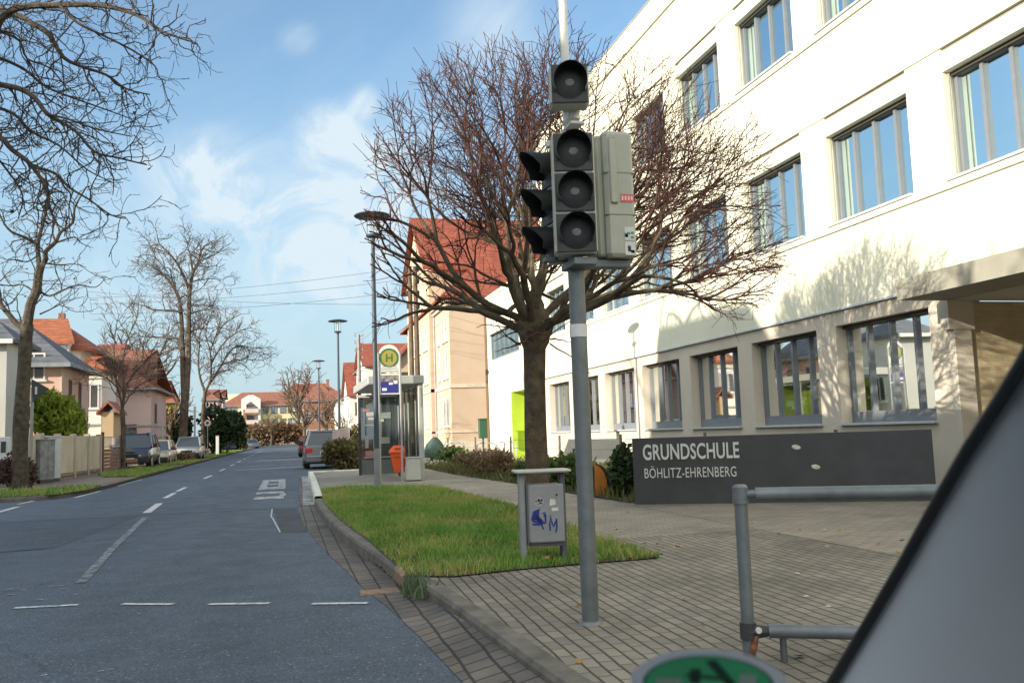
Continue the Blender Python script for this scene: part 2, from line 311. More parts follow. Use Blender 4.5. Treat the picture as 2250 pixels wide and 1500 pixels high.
def asphalt_mat(name, base, speck, crack=.5):
    m = bpy.data.materials.new(name); m.use_nodes = True; t = m.node_tree; t.nodes.clear()
    out = N(t, 'ShaderNodeOutputMaterial'); p = N(t, 'ShaderNodeBsdfPrincipled'); t.links.new(p.outputs[0], out.inputs[0])
    c = N(t, 'ShaderNodeTexCoord'); o = c.outputs['Object']
    def noise(s, d=5, sc=None):
        n = N(t, 'ShaderNodeTexNoise'); n.inputs['Scale'].default_value = s; n.inputs['Detail'].default_value = d; n.inputs['Roughness'].default_value = .6
        if sc:
            mp_ = N(t, 'ShaderNodeMapping'); mp_.inputs['Scale'].default_value = sc; t.links.new(o, mp_.inputs[0]); t.links.new(mp_.outputs[0], n.inputs['Vector'])
        else: t.links.new(o, n.inputs['Vector'])
        return n.outputs[0]
    def rng(v, a, b, x, y):
        r_ = N(t, 'ShaderNodeMapRange'); r_.inputs[1].default_value = a; r_.inputs[2].default_value = b; r_.inputs[3].default_value = x; r_.inputs[4].default_value = y; t.links.new(v, r_.inputs[0]); return r_.outputs[0]
    def mul(a, b):
        q = N(t, 'ShaderNodeMath', operation='MULTIPLY'); t.links.new(a, q.inputs[0]); t.links.new(b, q.inputs[1]); return q.outputs[0]
    g = mul(rng(noise(.35, 4, (1.2, .25, 1)), .3, .7, .78, 1.25), rng(noise(1.7, 7), .3, .7, .88, 1.14))
    g = mul(g, rng(noise(19, 3), .3, .7, .82, 1.2))
    g = mul(g, rng(noise(60, 2), .32, .68, .50, 1.6))
    vo = N(t, 'ShaderNodeTexVoronoi'); vo.inputs['Scale'].default_value = 30; t.links.new(o, vo.inputs['Vector'])
    vs = rng(vo.outputs['Distance'], .30, .18, 0, 1)
    wn = rng(noise(24, 0), .54, .60, 0, .8)
    sp = mul(vs, wn)
    # tar joints and hairline cracks
    vc = N(t, 'ShaderNodeTexVoronoi', feature='DISTANCE_TO_EDGE'); vc.inputs['Scale'].default_value = .16
    nn = N(t, 'ShaderNodeTexNoise'); nn.inputs['Scale'].default_value = .9; nn.inputs['Detail'].default_value = 6; t.links.new(o, nn.inputs['Vector'])
    ma = N(t, 'ShaderNodeVectorMath', operation='MULTIPLY_ADD'); ma.inputs[1].default_value = (1.3, 1.3, 0); t.links.new(nn.outputs['Color'], ma.inputs[0]); t.links.new(o, ma.inputs[2]); t.links.new(ma.outputs[0], vc.inputs['Vector'])
    ck = rng(vc.outputs['Distance'], .0, .004, 1 - crack, 1)
    g = mul(g, ck)
    cs = N(t, 'ShaderNodeVectorMath', operation='SCALE'); cs.inputs[0].default_value = base; t.links.new(g, cs.inputs['Scale'])
    mx = N(t, 'ShaderNodeMix', data_type='RGBA'); t.links.new(sp, mx.inputs['Factor']); t.links.new(cs.outputs[0], mx.inputs[6]); mx.inputs[7].default_value = (*speck, 1)
    t.links.new(mx.outputs[2], p.inputs['Base Color']); t.links.new(rng(noise(2.2, 4), .3, .7, .62, .9), p.inputs['Roughness']); p.inputs['Specular IOR Level'].default_value = .45
    bp = N(t, 'ShaderNodeBump'); bp.inputs['Strength'].default_value = .5; bp.inputs['Distance'].default_value = .006; t.links.new(noise(95, 2), bp.inputs['Height']); t.links.new(bp.outputs[0], p.inputs['Normal'])
    return m
def worn_paint(name, col, under, cover=.5, scale=9):
    m = bpy.data.materials.new(name); m.use_nodes = True; t = m.node_tree; t.nodes.clear()
    out = N(t, 'ShaderNodeOutputMaterial'); p = N(t, 'ShaderNodeBsdfPrincipled'); t.links.new(p.outputs[0], out.inputs[0])
    c = N(t, 'ShaderNodeTexCoord'); nz = N(t, 'ShaderNodeTexNoise'); nz.inputs['Scale'].default_value = scale; nz.inputs['Detail'].default_value = 9; nz.inputs['Roughness'].default_value = .72; t.links.new(c.outputs['Object'], nz.inputs['Vector'])
    mr = N(t, 'ShaderNodeMapRange'); mr.inputs[1].default_value = 1 - cover - .08; mr.inputs[2].default_value = 1 - cover + .12; t.links.new(nz.outputs[0], mr.inputs[0])
    mx = N(t, 'ShaderNodeMix', data_type='RGBA'); mx.inputs[6].default_value = (*under, 1); mx.inputs[7].default_value = (*col, 1); t.links.new(mr.outputs[0], mx.inputs['Factor'])
    t.links.new(mx.outputs[2], p.inputs['Base Color']); p.inputs['Roughness'].default_value = .75; return m
ASP = (.058, .073, .096)
asphalt = asphalt_mat('asphalt', tuple(x * 1.10 for x in ASP), (.26, .27, .28), .3)
asphalt_dark = asphalt_mat('asphalt_patch', (.042, .044, .048), (.12, .12, .12), .2)
paint = worn_paint('road_paint', (.58, .58, .58), ASP, .60, 14); paint_bus = worn_paint('bus_paint', (.46, .46, .46), ASP, .54, 5)
paint_worn = worn_paint('faded_road_paint', (.36, .37, .39), ASP, .48, 9)
white_kerb = worn_paint('kerb_paint', (.66, .64, .58), (.25, .24, .22), .6, 6)
paver = brick_mat('sidewalk_pavers', (.255, .225, .185), (.185, .168, .145), (.105, .096, .083), .17, .086, .008, rz=R(90 + 2.2), dirt=.26, bump=.5, rowdark=(.06, .056, .05))
slab = brick_mat('forecourt_pavers', (.30, .27, .225), (.25, .225, .19), (.14, .105, .095), .2, .1, .006, rz=R(3), dirt=.22, bump=.4)
gut = brick_mat('gutter_pavers', (.17, .145, .125), (.115, .105, .1), (.045, .042, .04), .16, .16, .010, rz=R(90), dirt=.35)
concrete = mat('kerb_concrete', (.145, .132, .116), .9, .22, 5, .4, 40, stain=.5)
soil = mat('soil', (.06, .048, .035), .95, .35, 3, .6, 14)
# ================================================================== SETTING
def sheet(name, polys, m, z, kind='structure'):
    b = MB()
    for pl in polys: b.add([(x, y, z) for x, y in pl], [tuple(range(len(pl)))])
    o = b.build(name, m); tag(o, kind=kind); return o
def strip(name, L, Rr, m, z0, z1=None):
    b = MB(); n = len(L)
    b.loft([[(L[i][0], L[i][1], z0), (Rr[i][0], Rr[i][1], z0 if z1 is None else z1)] for i in range(n)], closed=False)
    o = b.build(name, m); tag(o, kind='structure'); return o
ground_m = mat('ground', (.075, .07, .04), .95, .3, .4, .3, 6, col2=(.07, .085, .035))
sheet('ground', [[(-900, -300), (900, -300), (900, 1500), (-900, 1500)]], ground_m, -.03)
# kerb line of the right-hand side: (x of road-side foot, y)
KB = [(1.62, -12), (1.5, 0), (1.36, 2.5), (1.215, 4.6), (1.14, 6.0), (1.07, 6.95), (.965, 7.9), (.9, 8.85), (.77, 10.5), (.66, 12.4), (.585, 14.2), (.555, 16.5), (.56, 18.2), (.62, 21.5), (.70, 26), (.78, 31.9)]
GE = [(x - .31, y) for x, y in KB]
LK = [(-5.55, -40), (-5.55, 5), (-5.6, 9), (-6.6, 12.2), (-9, 13.5)]
LK2 = [(-9.5, 24.3), (-6.9, 24.45), (-5.95, 24.6), (-5.55, 25.3), (-5.4, 27), (-5.42, 35), (-5.4, 50), (-5.35, 70), (-5.2, 120), (-4.6, 170), (-3.2, 215)]
RK2 = [(2.75, 33.2), (2.75, 70), (2.9, 120), (3.6, 170), (5, 215)]
road = [(-5.55, -40)] + [(x, y) for x, y in [(1.9, -40)] + KB] + [(.8, 32.4)] + RK2 + list(reversed(LK2)) + [(-70, 24.2), (-70, 13.6)] + list(reversed(LK))[0:4]
sheet('road', [road], asphalt, 0)
def lift(y): return .070 * max(0, min(1, (7.6 - y) / 1.6))           # the kerb is dropped at the crossing
b = MB(); b.loft([[(GE[i][0], GE[i][1], .004), (KB[i][0], KB[i][1], .004 + lift(KB[i][1]))] for i in range(len(KB))], closed=False); tag(b.build('gutter', gut), kind='structure')
def kerb(name, pts, h, wd, m, side=1):
    b = MB(); rings = []
    for i, (x, y) in enumerate(pts):
        a = Vector(pts[max(i - 1, 0)]); c = Vector(pts[min(i + 1, len(pts) - 1)]); t = (c - a).normalized(); nrm = Vector((t.y, -t.x)) * side
        q = [(0, -.02), (0.004, h - .025), (.022, h), (wd, h), (wd, -.02)]
        rings.append([(x + nrm.x * u, y + nrm.y * u, z) for u, z in q])
    b.loft(rings, False); o = b.build(name, m); tag(o, kind='structure'); return o
kerb('kerb', [p for p in KB if p[1] <= 18.2], .125, .14, concrete)
kerb('bus_stop_kerb', [p for p in KB if p[1] >= 18.2], .17, .16, white_kerb)
kerb('kerb', RK2, .11, .14, concrete)
kerb('kerb', LK2, .11, .14, concrete, -1)
kerb('kerb', [(-9, 13.5), (-6.6, 12.2), (-5.6, 9), (-5.55, 5), (-5.55, -40)][::-1], .11, .14, concrete, -1)
KI = [(x + .14, y) for x, y in KB]
KN = [p for p in KI if p[1] < 9] + [(.9 + .14, 9.2)]; KF = [(.9 + .14, 9.2)] + [p for p in KI if p[1] > 9.3]
strip('sidewalk', KN, [(5.12, y) for x, y in KN], paver, .121)
strip('sidewalk', KF, [(5.12, y) for x, y in KF], slab, .121)
sheet('forecourt', [[(5.135, -12), (9.9, -12), (9.9, 13.2), (5.135, 13.2)]], slab, .121)
sheet('entrance_floor', [[(9.9, -12), (14.6, -12), (14.6, 11.3), (9.9, 11.3)]], slab, .121)
joint_m = mat('joint_sand', (.05, .046, .04), .95, .3, 20)
sheet('paving_joint', [[(5.12, -12), (5.135, -12), (5.135, 13.2), (5.12, 13.2)]], joint_m, .115)
sheet('sidewalk', [[(5.12, 13.2), (5.3, 13.2), (5.0, 20), (4.7, 26), (4.55, 32), (5.12, 32)]], paver, .117)
pathm = mat('path_gravel', (.27, .235, .19), .95, .2, 2.5, .4, 30)
sheet('sidewalk', [[(5.6, 31.9), (5.6, 215), (7.5, 215), (7.6, 31.9)]], pathm, .1)
sheet('bus_platform', [[(.95, 32), (4.6, 32), (4.6, 21.2), (.8, 21.2)]], mat('platform_slabs', (.235, .22, .19), .9, .16, 1.4, .3, 30, stain=.35), .126)
kerb('platform_edge', [(.8, 32.05), (2.7, 32.05), (4.6, 32.05)], .17, .16, white_kerb, -1)
sheet('left_pavement', [[(-5.25, 26.9), (-5.27, 35), (-5.25, 50), (-5.2, 70), (-5.05, 120), (-4.4, 170), (-9.5, 170), (-9.3, 70), (-8.3, 44), (-8.6, 30), (-9.5, 24.6), (-7, 24.7)]], mat('left_paving', (.2, .165, .14), .95, .2, 1.8, .4, 22), .1)
# verges (soil carrying grass)
VR = [(.99, 7.6), (1.35, 7.42), (2.0, 7.55), (3.27, 7.62), (3.34, 10.5), (3.5, 14.0), (3.3, 20.0), (2.1, 21.15), (.78, 21.15), (.71, 18.2), (.7, 16.3), (.73, 14.2), (.81, 12.2), (.91, 10.5)]
sheet('verge_soil', [VR], soil, .132)
VL = [[(-5.6, 24.9), (-5.28, 26.6), (-5.28, 29.2), (-6.4, 28.6), (-8.4, 28.0), (-9.3, 24.8), (-7, 24.7)], [(-5.3, 36), (-5.28, 48.6), (-7.2, 48.2), (-7.4, 40), (-6.6, 37)], [(-5.3, 52.5), (-5.24, 64), (-7.2, 64), (-7.2, 52.5)], [(-5.2, 72), (-5.0, 125), (-7.4, 125), (-7.4, 72)]]
sheet('verge_soil', VL, soil, .112)
BED = [(5.32, 13.15), (9.7, 11.4), (9.7, 33), (4.75, 33), (4.75, 31.5), (4.75, 26), (5.05, 20)]
sheet('planting_bed', [BED], soil, .125)
sheet('school_yard', [[(5.0, 33), (9.7, 33), (9.7, 60), (7.7, 60), (7.7, 33.2)]], pathm, .108)
sheet('school_yard', [[(9.7, 43.4), (30, 43.4), (30, 53), (9.7, 53)]], pathm, .108)

# ---- road markings
def marks(name, quads, m, z=.006):
    b = MB()
    for q in quads: b.add([(x, y, z) for x, y in q], [tuple(range(len(q)))])
    o = b.build(name, m); tag(o, kind='structure'); return o
def dash(a, c, wd):
    a = Vector(a); c = Vector(c); t = (c - a).normalized(); n_ = Vector((-t.y, t.x)) * wd / 2
    return [tuple(a + n_), tuple(c + n_), tuple(c - n_), tuple(a - n_)]
marks('crossing_marking', [dash((-2.16, 8.28), (-1.66, 8.2), .07), dash((-1.3, 8.08), (-.88, 7.87), .07), dash((-.6, 7.75), (-.13, 7.57), .07), dash((.2, 7.4), (.62, 7.24), .07),
      dash((-3.2, 8.7), (-2.7, 8.5), .07), dash((-4.3, 9.1), (-3.8, 8.9), .07)], paint)
marks('centre_line', [dash((-2.55, 18.4), (-2.66, 21.1), .15), dash((-2.78, 23.0), (-2.8, 25.2), .13), dash((-2.82, 25.9), (-2.82, 28.1), .12)] + [dash((-2.8, y), (-2.75, y + 3), .12) for y in range(34, 120, 8)], paint)
marks('centre_line', [dash((-1.9, 9.5), (-2.15, 12.8), .10), dash((-2.15, 12.85), (-2.42, 17.4), .10)], paint_worn)
marks('edge_marking', [dash((-5.75, 20.4), (-5.8, 22.4), .14), dash((-6.05, 23.4), (-6.0, 24.5), .1), dash((-5.2, 25.2), (-5.15, 28.2), .1), dash((-5.15, 31), (-5.15, 36), .06), dash((-5.75, 16.4), (-5.78, 18.4), .14)], paint)
# lettering painted for buses, read from the kerb
bx_ = []
def br(x0, x1, y0, y1): bx_.append([(x0, y0), (x1, y0), (x1, y1), (x0, y1)])
br(-.68, -.02, 20.7, 21.6); br(-.68, -.02, 22.7, 23.6); br(-.12, .02, 21.6, 22.7)                      # U
br(-.68, .02, 24.7, 25.9); br(-.68, .02, 29.2, 30.5); br(-.68, -.48, 25.9, 29.2); br(-.18, .02, 25.9, 29.2); br(-.48, -.18, 27.2, 27.8)   # B
marks('bus_lettering', bx_, paint_bus)
marks('asphalt_patch', [[(-.22, 17.7), (.22, 17.4), (.3, 13.0), (-.05, 13.2)]], asphalt_dark, .003)
marks('asphalt_patch', [[(-5.3, 12.4), (-2.9, 12.9), (-2.75, 15.2), (-2.6, 17.7), (-5.35, 17.85)]], asphalt_mat('asphalt_old_patch', tuple(x * .93 for x in ASP), (.2, .2, .2), .3), .003)
rg = random.Random(8); fk = []
for i in range(46):
    x, y = rg.uniform(-3.2, -1.0), rg.uniform(5.2, 8.0); a_ = rg.uniform(.012, .035); fk.append([(x, y), (x + a_, y + .004), (x + a_ * .9, y + a_ * .7), (x - .004, y + a_ * .5)])
for i in range(12):
    x, y = rg.uniform(-2.6, -1.8), rg.uniform(8.6, 9.4); a_ = rg.uniform(.03, .09); fk.append([(x, y), (x + a_, y + .01), (x + a_ * .9, y + .04), (x, y + .03)])
marks('paint_flecks', fk, paint_bus, .005)
sealm = mat('sealant_light', (.42, .42, .43), .7, .2, 20)
marks('road_sealant', [dash((-.235, 17.7), (-.23, 15.9), .025), dash((-.23, 15.9), (-.2, 15.6), .03), dash((-.2, 15.6), (-.07, 13.2), .025)], sealm)
marks('road_seam', [dash((-5.2, 17.9), (.3, 17.75), .05), dash((-5.2, 33), (.5, 32.3), .07), dash((-5, 12.4), (-3, 12.9), .04)], mat('tar', (.035, .036, .04), .6, .2, 8), .003)
wp = worn_paint('flaking_white_paint', (.55, .55, .55), (.14, .13, .12), .46, 2.2)
b = MB()
for i in range(len(KB) - 1):
    if 17.9 <= KB[i][1] < 31:
        (x0, y0), (x1, y1) = KB[i], KB[i + 1]
        b.quad((x0 - .22, y0, .009), (x0 - .003, y0, .009), (x1 - .003, y1, .009), (x1 - .22, y1, .009))
tag(b.build('gutter_paint', wp), kind='structure')
# pale red bricks where the kerb stone has broken out
rb = mat('old_red_brick', (.27, .175, .125), .9, .2, 12, .4, 60)
b = MB(); b.rbox(.6, .93, 7.62, 7.82, -.02, .012, .01); tag(b.build('gutter_brick', rb), kind='structure')
b = MB(); b.rbox(.945, 1.1, 7.75, 8.25, .0, .135, .02); tag(b.build('kerb_brick', rb), kind='structure')

# ---- grass (uncountable blades)
def grass(name, polys, dens, hmin, hmax, z, m, seed, wid=.007, bare=.0):
    rg = np.random.default_rng(seed); P = []
    for pl in polys:
        pl = np.array(pl); lo = pl.min(0); hi = pl.max(0); n = int((hi - lo).prod() * dens)
        q = lo + rg.random((n, 2)) * (hi - lo)
        if bare:
            fl_ = np.sin(q[:, 0] * 2.9 + 1.9 * np.sin(q[:, 1] * 1.3)) + np.sin(q[:, 1] * 2.3 + 1.7 * np.sin(q[:, 0] * 3.1)) + .6 * np.sin(q[:, 0] * 9 + q[:, 1] * 7)
            q = q[rg.random(n) > bare * (fl_ > .9)]; n = len(q)
        ins = np.zeros(n, bool); j = len(pl) - 1
        for i in range(len(pl)):
            xi, yi = pl[i]; xj, yj = pl[j]
            c = ((yi > q[:, 1]) != (yj > q[:, 1])) & (q[:, 0] < (xj - xi) * (q[:, 1] - yi) / (yj - yi + 1e-12) + xi); ins ^= c; j = i
        P.append(q[ins])
    q = np.concatenate(P); n = len(q)
    clump = (np.sin(q[:, 0] * 5.1 + 1.3 * np.sin(q[:, 1] * 3.7)) + np.sin(q[:, 1] * 4.3 + 2 * np.sin(q[:, 0] * 2.1)) + 2) / 4
    h = hmin + (hmax - hmin) * (rg.random(n) ** 1.6) * (.35 + .9 * clump)
    a = rg.random(n) * 6.283; le = rg.random(n) * .7 * h; b_ = rg.random(n) * 6.283
    dx, dy = np.cos(a) * wid, np.sin(a) * wid
    v = np.empty((n, 4, 3)); v[:, 0] = np.stack([q[:, 0] - dx, q[:, 1] - dy, np.full(n, z)], 1); v[:, 1] = np.stack([q[:, 0] + dx, q[:, 1] + dy, np.full(n, z)], 1)
    lx, ly = np.cos(b_) * le, np.sin(b_) * le
    v[:, 2] = np.stack([q[:, 0] + dx * .6 + lx * .45, q[:, 1] + dy * .6 + ly * .45, z + h * .62], 1)
    v[:, 3] = np.stack([q[:, 0] + lx, q[:, 1] + ly, z + h], 1)
    me = bpy.data.meshes.new(name); me.vertices.add(n * 4); me.vertices.foreach_set('co', v.ravel())
    idx = (np.arange(n)[:, None] * 4 + np.array([0, 1, 2, 0, 2, 3])[None]).ravel()
    me.loops.add(n * 6); me.loops.foreach_set('vertex_index', idx.astype(np.int32)); me.polygons.add(n * 2)
    me.polygons.foreach_set('loop_start', np.arange(0, n * 6, 3).astype(np.int32)); me.update(calc_edges=True); me.materials.append(m)
    o = bpy.data.objects.new(name, me); COL.objects.link(o); return o
gm = leaf_mat('grass_blades', (.08, .215, .032), (.25, .40, .085), c3=(.46, .40, .15), c3amt=.95, tl=.35)
tag(grass('grass', [VR], 1900, .025, .12, .13, gm, 1, .006, .35), 'bright green grass on the verge beside the curved kerb', 'grass', kind='stuff')
tag(grass('grass', VL, 240, .05, .16, .11, gm, 2, .018), 'patchy grass on the verges along the left kerb', 'grass', kind='stuff')
wm = leaf_mat('weed_leaf', (.08, .12, .06), (.16, .20, .12))
tag(grass('weeds', [[(.88, 7.0), (1.12, 6.95), (1.16, 7.55), (1.0, 7.7), (.9, 7.5)]], 900, .05, .2, .05, wm, 5, .012), 'tuft of grey green weeds in the kerb gap', 'weeds', kind='stuff')
tag(grass('weeds', [[(1.12, 6.2), (1.16, 6.2), (1.34, 2.6), (1.30, 2.6)], [(.60, 14), (.64, 14), (.96, 8.2), (.92, 8.2)]], 900, .012, .05, .02, leaf_mat('moss', (.03, .045, .015), (.07, .08, .03)), 9, .008), 'dark moss and weeds in the joint at the kerb foot', 'weeds', kind='stuff')
tag(grass('ground_cover', [BED], 130, .06, .32, .12, leaf_mat('bed_plants', (.07, .085, .03), (.18, .18, .07)), 6, .02), 'low winter ground cover in the school planting bed', 'ground cover', kind='stuff')
leafm = mat('fallen_leaf', (.27, .16, .06), .8, .3, 9)
b = MB(); rg = random.Random(3)
for i in range(150):
    x, y = (rg.uniform(2.0, 3.6), rg.uniform(7.5, 8.3)) if i < 55 else (rg.uniform(1.0, 3.4), rg.uniform(7.6, 20)) if i < 90 else (rg.uniform(1.3, 6.5), rg.uniform(3.5, 12))
    a = rg.uniform(0, 6.28); s_ = rg.uniform(.02, .045); z = (.15 + rg.uniform(0, .05)) if i < 90 else .124
    b.quad((x, y, z), (x + s_ * math.cos(a), y + s_ * math.sin(a), z + .01), (x + s_ * math.cos(a + .9) * 1.3, y + s_ * math.sin(a + .9) * 1.3, z + .02), (x + s_ * .8 * math.cos(a + 1.7), y + s_ * .8 * math.sin(a + 1.7), z + .004))
tag(b.build('fallen_leaves', leafm), 'brown fallen leaves scattered in the grass by the litter bin', 'leaves', kind='stuff')

# ================================================================== SCHOOL
white_pl = mat('white_render', (.715, .70, .56), .88, .035, .8, .15, 60, stain=.26)
beige_pl = mat('beige_render', (.56, .50, .41), .9, .05, 1.2, .2, 50, stain=.28)
frame_m = mat('window_frame_grey', (.165, .178, .195), .55, .05, 4)
sill_m = mat('metal_sill', (.56, .58, .60), .4, .06, 5, metal=.2)
pane_up = glass_mat('upper_window_glass', (.07, .105, .115), .17, tint=(.60, .74, .80))
pane_lo = glass_mat('lower_window_glass', (.15, .165, .15), .34, tint=(.95, .98, .95))
shade_rail_m = mat('groove_shade_and_rail', (.33, .30, .25), .6, .1, 6)  # grey brown for the shaded groove above windows, also for the blind rails
SX = 9.75
school = T('school_building', 'three storey cream school building with rows of grey framed windows and a flat canopy', 'school', (SX, 20, 0))
P0 = 3.06
E1 = 33.2; E2 = 43.25; S0 = -14.0
def YW(k, lo, hi): return lo + P0 * k, hi + P0 * k
XB = SX + .55                               # back of the wall shell
wl = MB()
def wbox(x0, y0, y1, z0, z1): wl.box(x0, XB, y0, y1, z0, z1)
up = [YW(k, 8.86, 11.10) for k in range(-7, 8)]
ups2 = up + [(36.75, 42.2)]
# upper bands
wbox(SX - .05, S0, E1, 12.12, 12.78)         # parapet
wbox(SX, S0, E1, 10.50, 12.085)
wl.box(SX + .05, XB, S0, E1, 12.085, 12.12)
wbox(SX, S0, E1, 6.90, 8.38)
wbox(SX, S0, 33.2, 3.32, 4.71)
wbox(SX, 33.2, E2, 3.32, 4.735)
for (y0_, y1_, z0_, z1_) in ((33.2, 36.75, 4.735, 6.02), (42.2, E2, 4.735, 6.02), (33.2, E2, 6.02, 7.75)): wbox(SX, y0_, y1_, z0_, z1_)
wl.box(SX - .04, XB, 33.2, E2, 7.75, 7.95)
wl.box(SX + .03, XB, S0, 33.2, 4.71, 4.735); wl.box(SX + .03, XB, S0, E1, 8.38, 8.41)
def storey(win, zb, zt, z0, z1, glaze_top):
    e = S0
    for (a, c) in sorted(win):
        if a > e: wl.box(SX + .025, XB, e, a, z0, z1)
        wl.box(SX + .028, XB, a, c, zt, zt + .31)      # lintel panel
        if zb > z0: wl.box(SX + .028, XB, a, c, z0, zb)
        wl.box(SX + .20, XB, a, c, zt + .31, z1)
        e = c
    wl.box(SX + .025, XB, e, E1, z0, z1)
storey(up, 8.41, 10.13, 8.41, 10.50, 0)
e = S0
for (a, c) in sorted(up):
    zb, zt = (4.735, 6.53)
    wl.box(SX + .025, XB, e, a, 4.735, 6.90)
    wl.box(SX + .028, XB, a, c, zt, 6.84)
    wl.box(SX + .20, XB, a, c, 6.84, 6.90); e = c
wl.box(SX + .025, XB, e, E1, 4.735, 6.90)
wl.box(SX + .55, SX + 14, E1 - .4, E1, 0, 12.5); wl.box(SX + .55, SX + 10, E2 - .4, E2, 0, 7.8); wl.box(SX + .55, SX + 14, S0, S0 + .4, 0, 12.5)
wl.build('wall', white_pl, school, world=True)
b = MB(); b.box(SX + .3, SX + 14, S0, E1, 12.3, 12.5); b.box(SX + .3, SX + 10, E1 + .01, E2, 7.5, 7.7); b.build('roof', mat('roof_felt', (.2, .2, .2), .9), school, world=True)
capm = mat('metal_flashing', (.45, .46, .46), .4, .06, 4, metal=.5)
b = MB(); b.box(SX - .08, SX + .5, S0, E1 + .03, 12.78, 12.82); b.build('parapet_cap', capm, school, world=True)
# ground floor
lo = [YW(k, 11.84, 14.29) for k in range(0, 7)]
wl = MB(); e = 11.32; GX = SX + .05
for (a, c) in lo:
    wl.box(GX, XB, e, a, 0, 3.32); wl.box(GX + .003, XB, a, c, 0, 1.22); wl.box(GX + .003, XB, a, c, 3.02, 3.32); e = c
wl.box(GX, XB, e, 33.2, 0, 3.32)
wl.build('wall', beige_pl, school, world=True)
wl = MB(); wl.box(SX + .001, XB, 33.2, 35.1, 0, 3.32); wl.box(SX + .001, XB, 38.42, E2, 0, 3.32); wl.box(SX + .001, XB, 35.1, 38.42, 3.04, 3.32)
wl.build('wall', white_pl, school, world=True)
lime = mat('lime_green_paint', (.42, .55, .05), .7, .05, 2)
b = MB(); b.box(SX + .0, SX + .95, 38.40, 38.416, .1, 3.03); b.box(SX, SX + .95, 35.1, 35.116, .1, 3.03); b.box(SX + .95, SX + 1.0, 35.1, 38.42, .1, 3.04)
b.build('door', lime, school, world=True)
plq = mat('grey_print', (.45, .44, .42), .8, .1, 8)
for (y, z, s_) in ((41.2, 2.75, .35), (41.6, 2.6, .3), (41.0, 2.1, .4)):
    b = MB(); b.box(SX - .012, SX + .002, y, y + s_, z, z + .1); b.build('notice', plq, school, world=True)
# windows
def window(a, c, zb, zt, pane, n=4, x0=SX, rec=.23, rail=.09, sill=True, board=0.0):
    f = MB(); x = x0 + rec; t = .032
    f.box(x, x + .07, a, c, zt - .06, zt); f.box(x, x + .07, a, c, zb, zb + rail + board); f.box(x, x + .07, a, a + .07, zb + rail + board, zt - .06); f.box(x, x + .07, c - .07, c, zb + rail + board, zt - .06)
    for i in range(1, n):
        y = a + (c - a) * i / n; f.box(x - .008, x + .075, y - t, y + t, zb + rail + board, zt - .06)
    w_ = f.build('window', frame_m, school, world=True)
    p_ = MB(); p_.quad((x + .045, a + .05, zb + .05), (x + .045, c - .05, zb + .05), (x + .045, c - .05, zt - .03), (x + .045, a + .05, zt - .03)); p_.build('pane', pane, w_, world=True)
    if sill:
        s_ = MB(); s_.box(x0 - .075, x + .0, a - .02, c + .02, zb - .02, zb + .02); s_.build('sill', sill_m, w_, world=True)
    bb = MB(); bb.box(x - .07, x - .012, a + .01, c - .01, zt - .06, zt - .002); bb.build('head_strip', head_strip_m, w_, world=True)  # dark strip across the top of the window opening
    return w_
head_strip_m = mat('head_strip_dark', (.07, .06, .045), .7, .15, 5)
for z in (4.735, 8.41):
    b = MB(); b.box(SX - .045, SX + .02, S0, 33.2 if z < 5 else E1, z - .025, z + .075); b.build('sill_course', white_pl, school, world=True)
for (a, c) in up:
    window(a, c, 8.52, 10.13, pane_up)
    b = MB(); b.box(SX + .06, SX + .199, a + .02, c - .02, 10.46, 10.495); b.build('groove_shade_strip', shade_rail_m, school, world=True)  # strip coloured as the shade inside the groove above the window
    if c < 36:
        window(a, c, 4.84, 6.53, pane_up)
        b = MB(); b.box(SX + .06, SX + .199, a + .02, c - .02, 6.865, 6.895); b.build('groove_shade_strip', shade_rail_m, school, world=True)
window(36.75, 42.2, 4.74, 6.02, pane_up, n=6, rec=.06, sill=False)
for (a, c) in lo: window(a, c, 1.23, 3.02, pane_lo, x0=GX, rec=.22, board=.12)
# guide rails for the blinds beside every window
def rail_(y, z0, z1):
    b = MB(); b.box(SX + .1, SX + .12, y - .05, y - .03, z0, z1); b.build('blind_rail', shade_rail_m, school, world=True)
for (a, c) in up:
    if c < 36: rail_(c, 4.86, 6.5)
    rail_(c, 8.54, 10.1)
# ledge shadow gap and canopy
b = MB(); b.box(SX - .02, SX + .06, S0, 33.2, 3.285, 3.318); b.build('ledge', sill_m, school, world=True)
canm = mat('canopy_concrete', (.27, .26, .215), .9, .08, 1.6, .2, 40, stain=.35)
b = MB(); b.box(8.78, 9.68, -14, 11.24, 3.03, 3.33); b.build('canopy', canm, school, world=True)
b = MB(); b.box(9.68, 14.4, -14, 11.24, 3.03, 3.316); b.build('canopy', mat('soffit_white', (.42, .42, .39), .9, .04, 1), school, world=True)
brickish = brick_mat('entrance_bricks', (.52, .43, .27), (.44, .36, .22), (.42, .36, .26), .26, .085, .008, plane='SUM', bump=.35, dirt=.18)
b = MB(); b.box(9.87, 14.4, 11.305, 11.6, 0, 3.03); b.box(14.4, 14.7, -14, 11.6, 0, 3.03); b.build('porch_wall', brickish, school, world=True)
greyp = mat('grey_concrete_pier', (.55, .5, .42), .9, .08, 1.5, .2, 40, stain=.3)
b = MB(); b.box(SX + .0, SX + .3, 11.26, 11.40, 0, 2.86); b.box(SX - .10, SX + .35, 11.24, 11.42, 2.60, 3.03); b.build('pier', greyp, school, world=True)
dp = mat('brown_downpipe', (.16, .09, .05), .5, .1, 5)
b = MB(); b.tube([(SX - .05, 42.9, .2), (SX - .05, 42.9, 4.0), (SX - .05, 42.9, 7.7)], .075, 8); b.build('downpipe', dp, school, world=True)

